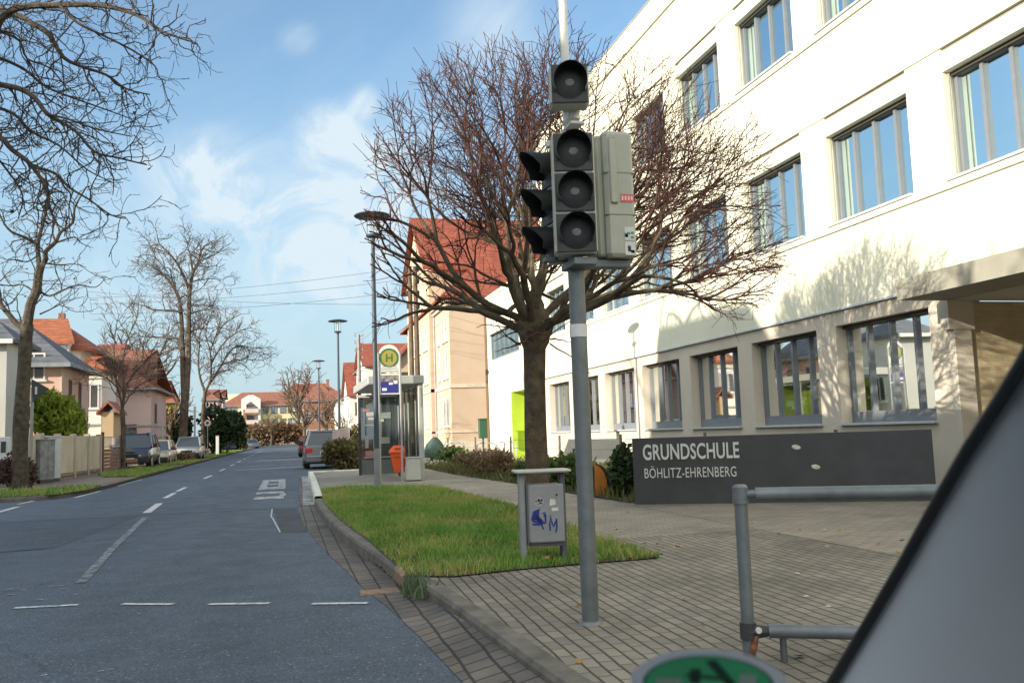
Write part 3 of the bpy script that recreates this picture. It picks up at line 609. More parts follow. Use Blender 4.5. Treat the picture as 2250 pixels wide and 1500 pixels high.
# ================================================================== SIGN SLAB
anth = mat('anthracite_sheet', (.055, .058, .066), .42, .12, 2.5, .05, 30)
a_, c_ = Vector((5.22, 13.05, 0)), Vector((8.98, 10.98, 0)); L_ = (c_ - a_).length; ang = math.atan2((c_ - a_).y, (c_ - a_).x)
sign = T('school_sign', 'dark anthracite slab sign lettered GRUNDSCHULE standing beside the planting bed', 'sign', a_, ang)
b = MB(); b.rbox(0, L_, 0, .14, .10, 1.13, .006); b.build('panel', anth, sign)
letter_m = mat('white_lettering', (.66, .66, .66), .6, .04, 10)
mt = Matrix.Translation((L_ * .036, -.012, .80)) @ Matrix.Rotation(R(90), 4, 'X')
o = text_mesh('GRUNDSCHULE', .33, letter_m, 'lettering', sign, mt, .006, .60, spacing=1.03, world=False, offset=.006); o['label'] = 'large bold white word GRUNDSCHULE'
mt = Matrix.Translation((L_ * .038, -.012, .52)) @ Matrix.Rotation(R(90), 4, 'X')
o = text_mesh('BÖHLITZ-EHRENBERG', .215, letter_m, 'lettering', sign, mt, .006, .62, spacing=1.06, world=False); o['label'] = 'smaller thin white line reading BÖHLITZ-EHRENBERG'
spotm = mat('pale_windscreen_mark', (.6, .58, .5), .8, .2, 20)  # pale marks that belong to the windscreen, added on the panel
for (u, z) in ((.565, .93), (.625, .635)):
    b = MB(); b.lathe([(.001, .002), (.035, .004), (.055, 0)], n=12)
    b.v = [(L_ * u + x * 1.15, -.002 - zz_, z + y * .62 - x * .18) for x, y, zz_ in b.v]; b.build('windscreen_mark', spotm, sign)
# ================================================================== STREET FURNITURE
galv = mat('galvanised_steel', (.165, .182, .197), .5, .14, 7, .12, 30, metal=.35, stain=.35)
galv_white = mat('weathered_white_tube', (.58, .58, .55), .5, .08, 6, metal=.1, stain=.3)
black_pl = mat('black_plastic', (.018, .018, .02), .5, .2, 8)
dark_pl = mat('dark_grey_plastic', (.045, .047, .052), .55, .12, 6, stain=.2)
olive = mat('grey_green_housing', (.40, .41, .35), .55, .06, 5, stain=.35)
lens_m = mat('dark_lens', (.016, .017, .02), .3, .15, 60, .25, 250, spec=.35)
lensc = mat('lens_centre', (.16, .16, .17), .5, .2, 30)
white_st = mat('white_sticker', (.62, .62, .62), .6, .06, 12)
red_st = mat('red_sticker', (.62, .10, .09), .6, .1, 12)
dark_st = mat('dark_print', (.05, .06, .06), .6, .3, 30)
green_st = mat('green_print', (.10, .24, .17), .6, .3, 30)

PX, PY = 1.8, 5.31
tl = T('traffic_light', 'grey traffic light pole with unlit lamp heads in front of the round bare maple', 'traffic light', (PX, PY, .12))
b = MB(); b.cyl((0, 0), .052, 0, 3.05, 20); b.tube([(0, 0, 0), (0, 0, .02)], [.075, .06], 16)
b.build('pole', galv, tl, smooth=True)
b = MB(); b.cyl((-.015, .0), .027, 3.0, 5.2, 14); b.build('upper_tube', galv_white, tl, smooth=True)
b = MB(); b.lathe([(.056, 1.755), (.0565, 1.835)], n=20); b.add([], []); o = b.build('sticker', white_st, tl); o['label'] = 'white paper sticker wrapped on the pole'
zc = lambda px, py: at(px, py, Y=PY - .22).z - .12
xc = lambda px, py: at(px, py, Y=PY - .22).x - PX
def head(nm, n_l, cx, cy, z0, h, wd, facing, depth=.17, hoods=True, hm=olive, label=None):
    """a stack of n lamp chambers facing -Y before turning"""
    b = MB(); b.rbox(-wd / 2, wd / 2, 0, depth, z0, z0 + h * n_l, .018); hd = b.build(nm, hm, tl, loc=(cx, cy, 0), rz=facing)
    if label: hd['label'] = label
    for i in range(n_l):
        zc_ = z0 + h * (i + .5)
        d = MB(); d.box(-wd / 2 + .010, wd / 2 - .010, -.012, .002, zc_ - h / 2 + .008, zc_ + h / 2 - .008); d.build('lamp_door', dark_pl, hd, bevel=.004)
        r_ = min(h, wd) * .415
        l = MB(); rg_ = [[(math.cos(k / 28 * 6.2832) * q * r_, -.013 - dz, zc_ + math.sin(k / 28 * 6.2832) * q * r_) for k in range(28)] for q, dz in ((1, .0), (.8, .006), (.45, .012), (.03, .014))]
        l.loft(rg_, True, True); l.build('lens', lens_m, hd, smooth=True)
        l = MB(); l.loft([[(math.cos(k / 14 * 6.2832) * q, -.0285 + (.001 if q > .012 else 0), zc_ + math.sin(k / 14 * 6.2832) * q * .8) for k in range(14)] for q in (.028, .004)], True, True); l.build('lens_centre', lensc, hd)
        v = MB(); rr = r_ * 1.06; rings = []
        for y_, sc in ((-.012, 1.0), (-.05, 1.0), (-.20 if hoods == 'long' else -.12, .97)):
            a0, a1 = (R(-38), R(218)) if y_ > -.06 else (R(0), R(180))
            a0 = R(-32); a1 = R(212)
            ring = []
            for k in range(25):
                a = a0 + (a1 - a0) * k / 24; fr = max(0, math.sin(a)) ; yy = y_ if y_ > -.06 else -.05 + (y_ + .05) * (.35 + .65 * fr)
                ring.append((math.cos(a) * rr * sc, yy, zc_ + math.sin(a) * rr * sc))
            rings.append(ring)
        rin = [[(x * .975, y, zc_ + (z - zc_) * .975) for x, y, z in r__] for r__ in rings]
        v.loft(rings, False); v.loft(rin, False); v.loft([rings[-1], rin[-1]], False)
        v.build('visor', black_pl, hd, smooth=True)
    return hd
fx = R(-13)
head('signal_head', 3, xc(1263, 430), -.22, zc(1265, 556), (zc(1262, 291) - zc(1265, 556)) / 3, .262, fx, .13, True, olive, 'three lamp head facing the road')
head('signal_head', 1, xc(1251, 180), -.22, zc(1252, 229), zc(1250, 140) - zc(1252, 229), .245, fx, .13, True, olive, 'single lamp head on top')
# head turned to the crossing on the left: long hoods seen from the side
zb_ = at(1185, 570, Y=PY).z - .12; zt_ = at(1180, 322, Y=PY).z - .12
head('signal_head', 3, -.12, .10, zb_ + .005, (zt_ - zb_) / 3, .235, R(-84), .10, 'long', olive, 'three lamp head with long hoods facing left')
# housing on the far right side, back towards the viewer
x0_, x1_ = at(1303, 430, Y=PY).x - PX, at(1381, 430, Y=PY).x - PX
zb2, zt2 = at(1340, 574, Y=PY).z - .12, at(1340, 296, Y=PY).z - .12
b = MB(); b.rbox(x0_ + .045, x1_, -.11, .12, zb2 + .01, zt2 - .012, .022); b.rbox(x0_, x0_ + .07, -.06, .10, zb2 + .02, zt2 - .03, .015)
hz = b.build('signal_housing', olive, tl); hz['label'] = 'grey green back of the head turned to the right'
b = MB()
for q in (.335, .66): b.box(x0_ + .043, x1_ + .002, -.1125, .122, zb2 + (zt2 - zb2) * q - .003, zb2 + (zt2 - zb2) * q + .003)
b.build('housing_seam', mat('seam_grey', (.22, .23, .2), .7), hz)
b = MB(); b.rbox(x0_ + .075, x0_ + .125, -.125, -.108, zb2 + .42 * (zt2 - zb2), zt2 - .06, .008); b.build('hinge_cover', olive, hz)
zz_ = zb2 + (zt2 - zb2) * .43
b = MB(); b.box(x1_ - .10, x1_ - .012, -.1135, -.109, zz_, zz_ + .052); b.build('red_sticker', red_st, hz)
b = MB()
for k in range(4): b.box(x1_ - .094 + k * .021, x1_ - .083 + k * .021, -.115, -.1132, zz_ + .012, zz_ + .040)
b.build('sticker_print', white_st, hz)
for dz, m_ in ((.115, white_st), (.02, white_st)):
    b = MB(); b.box(x1_ - .085, x1_ - .018, -.1135, -.109, zb2 + dz, zb2 + dz + .085); s_ = b.build('sticker', m_, hz)
for zq in (.028, .123):
    b = MB()
    for k in range(6):
        rg = random.Random(k + int(zq * 1000)); u = rg.uniform(.03, .075); z = zb2 + zq + rg.uniform(.0, .05)
        b.box(x1_ - u - .012, x1_ - u + .008, -.115, -.1136, z, z + rg.uniform(.008, .022))
    b.build('sticker_print', dark_st if zq < .1 else green_st, hz)
# clamps and brackets
b = MB(); b.box(-.075, .075, -.20, .07, zb2 - .06, zb2 - .015); b.box(-.05, x1_ - .02, -.035, .055, zb2 - .045, zb2 + .004); b.box(-.19, .0, .04, .10, zb2 - .0, zb2 + .03); b.build('lower_bracket', galv, tl, bevel=.006)
b = MB(); b.box(-.045, .045, -.15, .05, zt2 + .008, zt2 + .026); b.box(-.14, .0, .05, .10, zt2 - .08, zt2 - .04); b.tube([(0, -.1, zt2 + .05), (.01, -.1, zt2 + .12), (.0, -.1, zt2 + .20)], [.032, .026, .04], 12); b.lathe([(.04, zt2 + .03), (.055, zt2 + .05), (.055, zt2 + .07), (.03, zt2 + .085), (.03, zt2 + .12), (.05, zt2 + .13), (.05, zt2 + .15), (.03, zt2 + .17)], (0, -.03, 0), 16); b.build('upper_bracket', galv_white, tl, bevel=.004)
b = MB(); b.tube([(.0, -.08, zt2 + .21), (.02, -.1, zt2 + .32), (.0, -.06, zt2 + .42)], .014, 8); b.build('cable', dark_pl, tl, smooth=True)

# ---- litter bin with graffiti
bx, by = 2.07, 8.0
lb = T('litter_bin', 'boxy grey metal litter bin with stickers and blue scrawled graffiti below the bare maple', 'bin', (bx, by, .13), R(-8))
bm_ = mat('bin_grey_paint', (.27, .28, .30), .5, .08, 5, .05, 30, stain=.3)
bd = mat('bin_dark_frame', (.10, .105, .115), .6, .1, 5)
b = MB(); b.rbox(.0, .055, -.07, .07, 0, .79, .008); b.build('post', bm_, lb)
b = MB(); b.rbox(.375, .425, -.05, .09, 0, .79, .008); b.build('post', bd, lb)
b = MB(); b.rbox(.075, .40, -.10, .13, .165, .685, .012); body_ = b.build('container', bm_, lb)
b = MB(); b.box(.058, .074, -.09, .12, .15, .70); b.box(.08, .40, -.07, .1, .13, .162); b.build('inner_frame', bd, lb)
b = MB(); b.rbox(-.04, .47, -.16, .20, .79, .815, .010); b.build('roof', mat('bin_roof', (.42, .43, .40), .5, .1, 5, stain=.3), lb)
def pad(x0, x1, z0, z1, m_, nm, skew=0, y=-.1035):
    b = MB(); b.add([(x0, y, z0), (x1, y, z0 + skew * .4), (x1 - skew * .2, y, z1 - skew * .3), (x0 + skew * .3, y, z1)], [(0, 1, 2, 3)]); return b.build(nm, m_, body_)
b = MB(); b.loft([[(.17 + math.cos(k / 18 * 6.2832) * q, -.104, .53 + math.sin(k / 18 * 6.2832) * q) for k in range(18)] for q in (.046, .002)], True, True); b.build('round_sticker', white_st, body_)
b = MB()
for (x, z, s_) in ((.17, .545, .013), (.195, .545, .011), (.18, .52, .009), (.145, .535, .007), (.195, .517, .006), (.16, .51, .006)): b.loft([[(x + math.cos(k / 7 * 6.2832 + x) * q, -.1048, z + math.sin(k / 7 * 6.2832) * q * 1.1) for k in range(7)] for q in (s_, .001)], True, True)
b.build('sticker_print', dark_st, body_)
pad(.265, .325, .49, .555, white_st, 'sticker', .03); pad(.285, .345, .445, .475, white_st, 'sticker', .0)
blue = worn_paint('blue_marker', (.02, .035, .22), (.15, .16, .22), .8, 30)
def stroke(pts, wd, z_=-.1042):
    b = MB(); v = []
    for i, (x, z) in enumerate(pts):
        a = Vector(pts[max(i - 1, 0)]); c = Vector(pts[min(i + 1, len(pts) - 1)]); t = (c - a).normalized(); n_ = Vector((-t.y, t.x)) * wd / 2
        v.append([(x + n_.x, z_, z + n_.y), (x - n_.x, z_, z - n_.y)])
    b.loft(v, False); return b
for pts, wd in (([(.11, .37), (.13, .44), (.16, .465), (.15, .40), (.18, .35)], .035), ([(.13, .40), (.17, .37), (.195, .34)], .04), ([(.105, .335), (.16, .33), (.225, .345), (.225, .42), (.21, .40)], .018), ([(.185, .335), (.205, .285)], .012), ([(.10, .37), (.16, .345)], .016), ([(.2, .435), (.215, .42), (.225, .44)], .012),
                ([(.265, .27), (.262, .33), (.272, .41), (.285, .33), (.295, .305), (.318, .35), (.325, .375), (.326, .30), (.315, .255)], .014)):
    stroke(pts, wd).build('graffiti', blue, body_)
b = MB(); b.cyl((.0, 0), .008, 0, .01, 10); b.v = [(.335 + x, -.1035 - z, .59 + y) for x, y, z in b.v]; b.build('lock', black_pl, body_)

# ---- tube railing at the right
r0 = at(1648, 1452, Z=.12)
rl = T('tube_railing', 'galvanised two bar tube railing at the kerb beside the school sign', 'railing', (r0.x, r0.y, .12))
hT = at(1622, 1073, Y=r0.y).z - .12; hL = at(1690, 1410, Y=r0.y).z - .12
dr = Vector((.88, -.47, 0)).normalized()
hl = .15
b = MB(); b.cyl((0, 0), .033, 0, hT - .07, 16); b.build('post', galv, rl, smooth=True)
b = MB(); b.tube([(0, 0, hT - .075), (0, 0, hT + .008), (0, 0, hT + .02)], [.040, .040, .028], 16); b.tube([Vector((0, 0, hT - .028)) + dr * .03, Vector((0, 0, hT - .028)) + dr * .10], .02, 12); b.build('fitting', galv, rl, smooth=True)
b = MB(); b.tube([Vector((0, 0, hT - .03)) + dr * .075, Vector((0, 0, hT - .03)) + dr * 2.6], .034, 16); b.build('rail', galv, rl, smooth=True)
b = MB(); b.tube([Vector((0, 0, hl)) + dr * .10, Vector((0, 0, hl)) + dr * 2.6], .034, 16); b.build('rail', galv, rl, smooth=True)
rust = mat('rusty_clamp', (.16, .065, .035), .85, .35, 25, .4, 80)
b = MB(); b.tube([Vector((0, 0, hl - .005)), Vector((0, 0, hl)) + dr * .11], [.042, .024], 10); b.tube([(0, 0, hl - .04), (0, 0, hl + .04)], .042, 14); b.build('clamp', dark_pl, rl)
b = MB(); b.tube([(.03, -.03, hl - .01), (.0, -.045, hl - .08), (-.025, -.04, hl - .14)], [.014, .018, .008], 8); b.build('rusty_wire', rust, rl)
b = MB(); b.tube([Vector((0, 0, hl)) + dr * .16, Vector((0, 0, .15)) + dr * .165, Vector((0, 0, 0)) + dr * .165], .017, 10); b.build('stub_post', mat('dark_rubber_stub', (.07, .075, .08), .7, .2, 10), rl, smooth=True)
b = MB(); b.cyl((0, 0), .016, 0, .01, 8); b.v = [(x + .025, -.055 - z, y + hl + .01) for x, y, z in b.v]; b.build('bolt', white_st, rl)
b = MB(); b.tube([Vector((0, 0, 0)) + dr * 1.9, Vector((0, 0, hT - .04)) + dr * 1.9], .033, 14); b.build('post', galv, rl, smooth=True)

# ---- pale spots added on the paving for marks on the windscreen
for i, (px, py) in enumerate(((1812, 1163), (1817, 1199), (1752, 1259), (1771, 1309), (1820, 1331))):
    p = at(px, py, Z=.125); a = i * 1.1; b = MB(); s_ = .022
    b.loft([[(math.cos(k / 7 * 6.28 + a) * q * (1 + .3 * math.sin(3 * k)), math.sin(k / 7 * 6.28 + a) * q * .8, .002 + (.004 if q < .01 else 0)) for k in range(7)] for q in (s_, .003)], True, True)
    o = b.build('windscreen_speck', mat('paper', (.6, .58, .54), .8) if i == 0 else bpy.data.materials['paper'], loc=p)  # plain pale colour for the added spots
    tag(o, 'tiny pale spot added on the paving for a windscreen mark, between railing and pillar', 'litter', 'pale spots added on the paving')

# ---- mushroom street lamps
lp_m = mat('lamp_post_paint', (.045, .062, .085), .5, .1, 4, stain=.2)
lp_l = mat('lamp_post_lower', (.22, .23, .235), .55, .1, 4, stain=.2)
lampglass = clear_mat('lamp_glass', (.88, .92, .95), .16)
def lamp():
    t = T('street_lamp', 'street lamp', 'street lamp', (0, 0, 0), 0, 'mushroom street lamps along the right kerb')
    b = MB(); b.tube([(0, 0, 0), (0, 0, .9)], [.075, .07], 14); b.build('pole_base', lp_l, t, smooth=True)
    b = MB(); b.tube([(0, 0, .9), (0, 0, 5.78)], [.062, .045], 14); b.build('pole', lp_m, t, smooth=True)
    b = MB(); b.lathe([(.055, 5.74), (.06, 5.8), (.155, 5.83), (.165, 5.86), (.15, 5.88), (.02, 5.89)], n=24); b.build('lamp_foot', lp_m, t, smooth=True)
    b = MB(); b.lathe([(.145, 5.88), (.15, 6.30)], n=24); g_ = b.build('lamp_glass', lampglass, t, smooth=True)
    b = MB(); b.lathe([(.02, 5.88), (.035, 5.95), (.03, 6.2), (.06, 6.3)], n=12); b.build('bulb', white_st, g_, smooth=True)
    b = MB()
    for k in range(3):
        a = k * 2.094 + .3; b.tube([(math.cos(a) * .155, math.sin(a) * .155, 5.87), (math.cos(a) * .155, math.sin(a) * .155, 6.31)], .007, 5)
    b.build('strut', lp_m, t)
    b = MB(); b.lathe([(.15, 6.295), (.42, 6.315), (.435, 6.33), (.40, 6.355), (.2, 6.40), (.02, 6.415)], n=32); b.build('lamp_shade', lp_m, t, smooth=True)
    return t
lm0 = lamp(); lm0.location = (2.05, 20.75, .12); lm0['label'] = 'tallest looking mushroom street lamp standing on the grass verge before the bus shelter'
p = at(742, 700, Y=40.0); dup(lm0, (p.x, 40.0, .1), .4, 'mushroom street lamp behind the silver car, second nearest of the row')
p = at(700, 800, Y=61.0); dup(lm0, (p.x, 61.0, .1), .9, 'small far mushroom street lamp, farthest of the row before the brown house')

# ---- bus stop
fl = mat('shelter_frame', (.40, .41, .40), .45, .05, 4, metal=.2)
fd = mat('shelter_dark_frame', (.05, .052, .055), .5, .1, 4)
sg = clear_mat('shelter_glass', (.50, .55, .53), .10)
sh = T('bus_shelter', 'glazed bus shelter with flat pale roof behind the orange bin', 'bus shelter', (2.2, 23.2, .126))
W_, D_ = 1.32, 4.7
b = MB(); b.rbox(W_ - .13, W_, 0, .13, 0, 2.62, .012); b.build('post', fl, sh)
for (x, y, m_) in ((0, D_ - .08, fd), (W_ - .1, D_ - .1, fl), (W_ - .09, D_ / 2, fl)):
    b = MB(); b.box(x, x + .08, y, y + .08, 0, 2.5); b.build('post', m_, sh, bevel=.006)
b = MB(); b.rbox(-.12, W_ + .02, -.08, D_ + .1, 2.50, 2.72, .02); b.build('roof', fl, sh)
b = MB(); b.box(-.06, W_ - .14, D_ - .35, D_ - .3, 2.36, 2.44); b.build('light_box', white_st, sh)
b = MB(); b.box(.08, W_ - .1, D_ - .05, D_ - .03, .46, 2.42); b.build('end_panel', glass_mat('poster_glass', (.05, .055, .055), .10), sh)
b = MB(); b.box(.02, W_ - .1, D_ - .06, D_ - .02, .02, .46); b.build('kick_panel', mat('kick_panel_grey', (.16, .165, .17), .6, .08, 4), sh)
b = MB(); b.box(W_ - .075, W_ - .06, .14, D_ - .1, .30, 2.46); b.build('back_glass', sg, sh)
for i, yb in enumerate((.9, 3.2)):
    b = MB(); b.box(W_ - .09, W_ - .05, yb, yb + .06, .25, 2.5); b.build('mullion', fl, sh)
b = MB(); b.box(W_ - .10, W_ - .05, .13, D_ - .1, .28, .36); b.build('bottom_rail', fl, sh)
rg = random.Random(5)
cols = [mat('poster_white', (.5, .5, .48), .7, .1, 5), mat('poster_green', (.28, .36, .33), .7, .2, 5), mat('poster_pink', (.42, .22, .2), .7, .2, 5)]
for i, (x0, x1, z0, z1, c) in enumerate(((.14, .36, 1.95, 2.02, 2), (.25, .5, 1.8, 1.92, 0), (.3, .52, 1.68, 1.76, 0), (.5, 1.0, 1.72, 1.9, 1), (.68, .78, 1.62, 1.7, 0), (.2, .62, 1.50, 1.54, 0), (.2, .30, .82, 1.2, 0), (.45, .62, .80, 1.28, 0), (.62, .95, .95, 1.14, 0), (.2, .5, .56, .74, 2), (.16, 1.05, .52, .55, 0))):
    b = MB(); b.box(x0, x1, D_ - .062, D_ - .055, z0, z1); b.build('poster', cols[c], sh)
b = MB(); b.box(W_ - .45, W_ - .12, .9, 3.2, .44, .49); b.build('bench', mat('bench_wood', (.2, .12, .08), .7, .2, 6), sh, bevel=.008)
for yb in (1.1, 3.0):
    b = MB(); b.box(W_ - .32, W_ - .26, yb, yb + .05, 0, .44); b.build('bench_leg', fd, sh)
ub = T('utility_box', 'low pale grey utility box beside the white shelter post', 'utility box', (3.02, 23.0, .126))
b = MB(); b.rbox(0, .36, 0, .2, .03, .58, .01); b.build('cabinet', mat('box_pale_grey', (.48, .48, .45), .6, .06, 4, stain=.2), ub)
b = MB(); b.rbox(-.02, .38, -.02, .22, .58, .62, .008); b.build('lid', fl, ub)
b = MB(); b.box(-.0, .36, 0, .2, 0, .03); b.build('plinth', fd, ub)
ob = T('orange_bin', 'orange plastic litter bin hung on a dark post before the bus shelter', 'bin', (2.98, 23.4, .126), R(-8))
om = mat('orange_plastic', (.72, .105, .02), .45, .06, 5, stain=.1)
b = MB(); b.box(.07, .12, -.025, .025, 0, 1.05); b.build('post', mat('red_brown_post', (.06, .02, .02), .6, .1, 5), ob)
b = MB(); b.loft([[(-.23, -.15, .22), (.03, -.15, .22), (.05, .1, .22), (-.22, .1, .22)], [(-.32, -.22, .72), (.055, -.22, .72), (.06, .13, .72), (-.30, .13, .72)]], True, True); b.build('container', om, ob, bevel=.025)
b = MB(); b.loft([[(-.36, -.25, .72), (.06, -.25, .72), (.065, .15, .72), (-.34, .15, .72)], [(-.36, -.25, .78), (.06, -.25, .78), (.065, .15, .78), (-.34, .15, .78)], [(-.24, -.15, .92), (.0, -.15, .92), (.02, .12, .92), (-.22, .12, .92)]], True, True); b.build('lid', om, ob, bevel=.02)
b = MB(); b.box(-.2, -.03, -.232, -.225, .80, .86) ; b.box(-.22, -.06, -.215, -.205, .6, .63); b.build('slot', mat('dark_orange', (.4, .05, .01), .6), ob)
# bus stop flag: yellow green disc with H
SY = 22.7
cxp = at(855, 790, Y=SY)
bs = T('bus_stop_sign', 'white bus stop flag with round green ringed yellow H above a blue notice', 'bus stop sign', (cxp.x, SY, .126))
zf = lambda py: at(855, py, Y=SY).z - .126
hw = (at(877, 800, Y=SY).x - at(833, 800, Y=SY).x) / 2
for sx_ in (-1, 1):
    b = MB(); b.tube([(sx_ * (hw + .02), 0, 0), (sx_ * (hw + .02), 0, zf(775))], .026, 10); b.build('pole', mat('stop_pole', (.36, .36, .37), .45, .08, 4, metal=.3) if sx_ < 0 else bpy.data.materials['stop_pole'], bs, smooth=True)
wpl = mat('sign_white', (.66, .66, .63), .5, .04, 4)
zt = zf(757); zm = zf(818); b = MB(); poly = [(-hw, zm), (hw, zm), (hw, zt - hw * .9)] + [(hw * math.cos(R(a)), zt - hw * .9 + hw * .9 * math.sin(R(a))) for a in range(15, 180, 15)] + [(-hw, zt - hw * .9)]
b.prism(poly, .05); b.build('flag', wpl, bs)
yel = mat('sign_yellow', (.33, .29, .07), .5, .05, 4); grn = mat('sign_green', (.055, .14, .05), .5, .05, 4)
zd = zf(786)
def disc(r0, r1, y, m_, nm):
    b = MB(); b.loft([[(math.cos(k / 32 * 6.2832) * q, y, zd + math.sin(k / 32 * 6.2832) * q) for k in range(32)] for q in (r0, r1)], True, False); return b.build(nm, m_, bs)
disc(.245, .195, -.006, grn, 'ring'); disc(.195, .001, -.006, yel, 'disc')
b = MB(); b.box(-.085, -.05, -.010, -.007, zd - .10, zd + .10); b.box(.05, .085, -.010, -.007, zd - .10, zd + .10); b.box(-.05, .05, -.010, -.007, zd - .02, zd + .02); b.build('letter_h', grn, bs)
b = MB()
for (u0, u1, py) in ((-.18, .17, 805), (-.2, .2, 810), (-.2, .22, 815)): b.box(u0, u1, -.009, -.005, zf(py) - .008, zf(py) + .008)
b.build('text_lines', mat('sign_text_grey', (.3, .32, .36), .6), bs)
b = MB(); b.box(-hw, hw, .0, .05, zf(866), zm - .03); b.build('notice_frame', wpl, bs)
b = MB(); b.box(-hw + .03, hw - .03, -.006, .0, zf(863), zf(838)); b.build('notice', mat('notice_blue', (.03, .035, .22), .5, .15, 4), bs)
b = MB(); b.box(-hw + .03, hw - .03, -.006, .0, zf(838), zf(824)); b.build('notice', mat('notice_grey', (.22, .2, .19), .5, .5, 9), bs)
b = MB(); b.box(-hw + .06, -hw + .18, -.009, -.007, zf(858), zf(852)); b.box(-.02, .08, -.009, -.007, zf(845), zf(840)); b.box(.1, .2, -.009, -.007, zf(843), zf(836)); b.build('notice_print', wpl, bs)

# ---- things in and around the planting bed
og = at(1319, 1088, Z=.13)
op = T('orange_board', 'orange rounded board with dark back leaning in the bed behind the traffic light pole', 'board', (og.x, og.y, .13), R(-10))
sc_ = og.y / 1962 * 1.03
poly = [(-.10, 0), (.10, 0), (.135, .14), (.125, .28), (.085, .40), (.02, .49), (-.075, .55)]
b = MB(); b.prism([(x, z) for x, z in poly], .03); b.build('front', mat('orange_paint', (.55, .20, .035), .6, .12, 5, stain=.2), op)
b = MB(); b.prism([(x * 1.25 + .02, z * 1.03) for x, z in poly], .06, c=(.02, .035, 0)); b.prism([(-.17, 0), (-.105, 0), (-.09, .5), (-.13, .52)], .05, c=(0, 0, 0)); b.build('back', mat('dark_brown_board', (.05, .025, .015), .8, .2, 6), op)
wood_m = mat('grey_fence_wood', (.17, .13, .095), .9, .2, 6, .3, 40)
wire_m = mat('fence_wire', (.2, .2, .19), .6)
gf = T('wire_fence', 'low wire fence on wooden posts along the school planting bed', 'fence', (9.0, 13.6, .12))
fpts = [(8.9, 13.2), (8.2, 16.6), (7.7, 20.0), (7.3, 23.6), (6.9, 27.5), (6.6, 31.5), (6.4, 36)]
for x, y in fpts:
    b = MB(); b.tube([(x, y, .1), (x + .02, y, 1.15)], [.04, .032], 7); b.build('post', wood_m, gf, world=True)
b = MB()
for z in (.45, .8, 1.05):
    for i in range(len(fpts) - 1): b.tube([(fpts[i][0], fpts[i][1], z), ((fpts[i][0] + fpts[i + 1][0]) / 2, (fpts[i][1] + fpts[i + 1][1]) / 2, z - .03), (fpts[i + 1][0], fpts[i + 1][1], z)], .006, 4)
b.build('wire', wire_m, gf, world=True)
stake = T('tree_stake', 'stake', 'stake', (0, 0, 0), 0, 'wooden stakes among the dry plants')
b = MB(); b.tube([(0, 0, 0), (.02, 0, .75)], [.035, .028], 7); b.build('stake', wood_m, stake)
b = MB(); b.tube([(.02, 0, .7), (.02, 0, .76)], [.034, .026], 7); b.build('cap', dark_st, stake)
first = True
for px, py, l in ((1108, 1015, 'dark wooden stake in the bed, just left of the maple trunk'), (1048, 1020, 'wooden stake in dry stalks below the green box'), (1018, 1008, 'pale wooden stake in the bed near the bike racks'), (1262, 1060, 'wooden stake in the bed close behind the traffic light pole')):
    p = at(px, py, Z=.12)
    if first: stake.location = p; stake['label'] = l; first = False
    else: dup(stake, p, .3, l)
hoopm = mat('bike_rack_steel', (.55, .56, .56), .35, .05, 4, metal=.3)
def hoop():
    t = T('bike_rack', 'rack', 'bike rack', (0, 0, 0), 0, 'tube bike racks in the school yard')
    b = MB(); pts = [(-.42, 0, 0), (-.42, 0, .62)] + [(-.42 + .18 - .18 * math.cos(R(a)), 0, .62 + .18 * math.sin(R(a))) for a in (30, 60, 90)] + [(.42 - .18 + .18 * math.sin(R(a)), 0, .62 + .18 * math.cos(R(a))) for a in (0, 30, 60, 90)] + [(.42, 0, 0)]
    b.tube(pts, .03, 8); b.build('hoop', hoopm, t, smooth=True)
    b = MB(); b.tube([(-.42, 0, .38), (.42, 0, .38)], .018, 6); b.build('crossbar', hoopm, t)
    return t
h0 = hoop()
for i, (px, py, Y_, rz_, l) in enumerate(((1068, 1000, 33, .05, 'pale steel bike rack hoop directly below the green box'), (1112, 1000, 34, .05, 'pale steel bike rack hoop before the lime green doorway'), (1000, 1000, 36, .1, 'steel bike rack hoop before the corner of the peach building'), (955, 1000, 38, .1, 'steel bike rack hoop closest to the bus shelter'))):
    p = at(px, py, Y=Y_)
    if i == 0: h0.location = (p.x, Y_, .11); h0.rotation_euler = (0, 0, rz_); h0['label'] = l
    else: dup(h0, (p.x, Y_, .11), rz_, l)
p = at(1061, 950, Y=37.5)
gb = T('green_box', 'dark green metal box on a post at the end of the white school wall', 'box', (p.x, 37.5, .11))
gmt = mat('dark_green_paint', (.03, .10, .06), .5, .1, 5)
b = MB(); b.rbox(-.17, .17, -.12, .12, .95, 1.75, .015); b.build('box', gmt, gb)
b = MB(); b.cyl((0, 0), .04, 0, .95, 10); b.build('post', dark_pl, gb)
b = MB(); b.rbox(-.19, .19, -.15, .14, 1.75, 1.79, .01); b.build('lid', gmt, gb)
p = at(955, 975, Y=35.5)
tg = T('covered_bicycle', 'dark teal tarpaulin draped over a bicycle beside the bus shelter', 'bicycle cover', (p.x, 35.5, .11))
b = MB(); rg = random.Random(2); rings = []
for z, s_ in ((.3, .50), (.55, .42), (.8, .30), (.98, .16), (1.08, .06)): rings.append([(math.cos(k / 14 * 6.28) * s_ * (1 + .12 * rg.uniform(-1, 1)), math.sin(k / 14 * 6.28) * s_ * .5 * (1 + .1 * rg.uniform(-1, 1)), z + .04 * rg.uniform(-1, 1)) for k in range(14)])
b.loft(rings, True, True); b.build('tarpaulin', mat('teal_tarpaulin', (.035, .07, .062), .6, .2, 4, .4, 8), tg, smooth=True)
for dx in (-.42, .42):
    b = MB(); b.tube([(dx + .28 * math.cos(R(a)), .02, .31 + .28 * math.sin(R(a))) for a in range(0, 361, 24)], .02, 5); b.build('wheel', black_pl, tg)
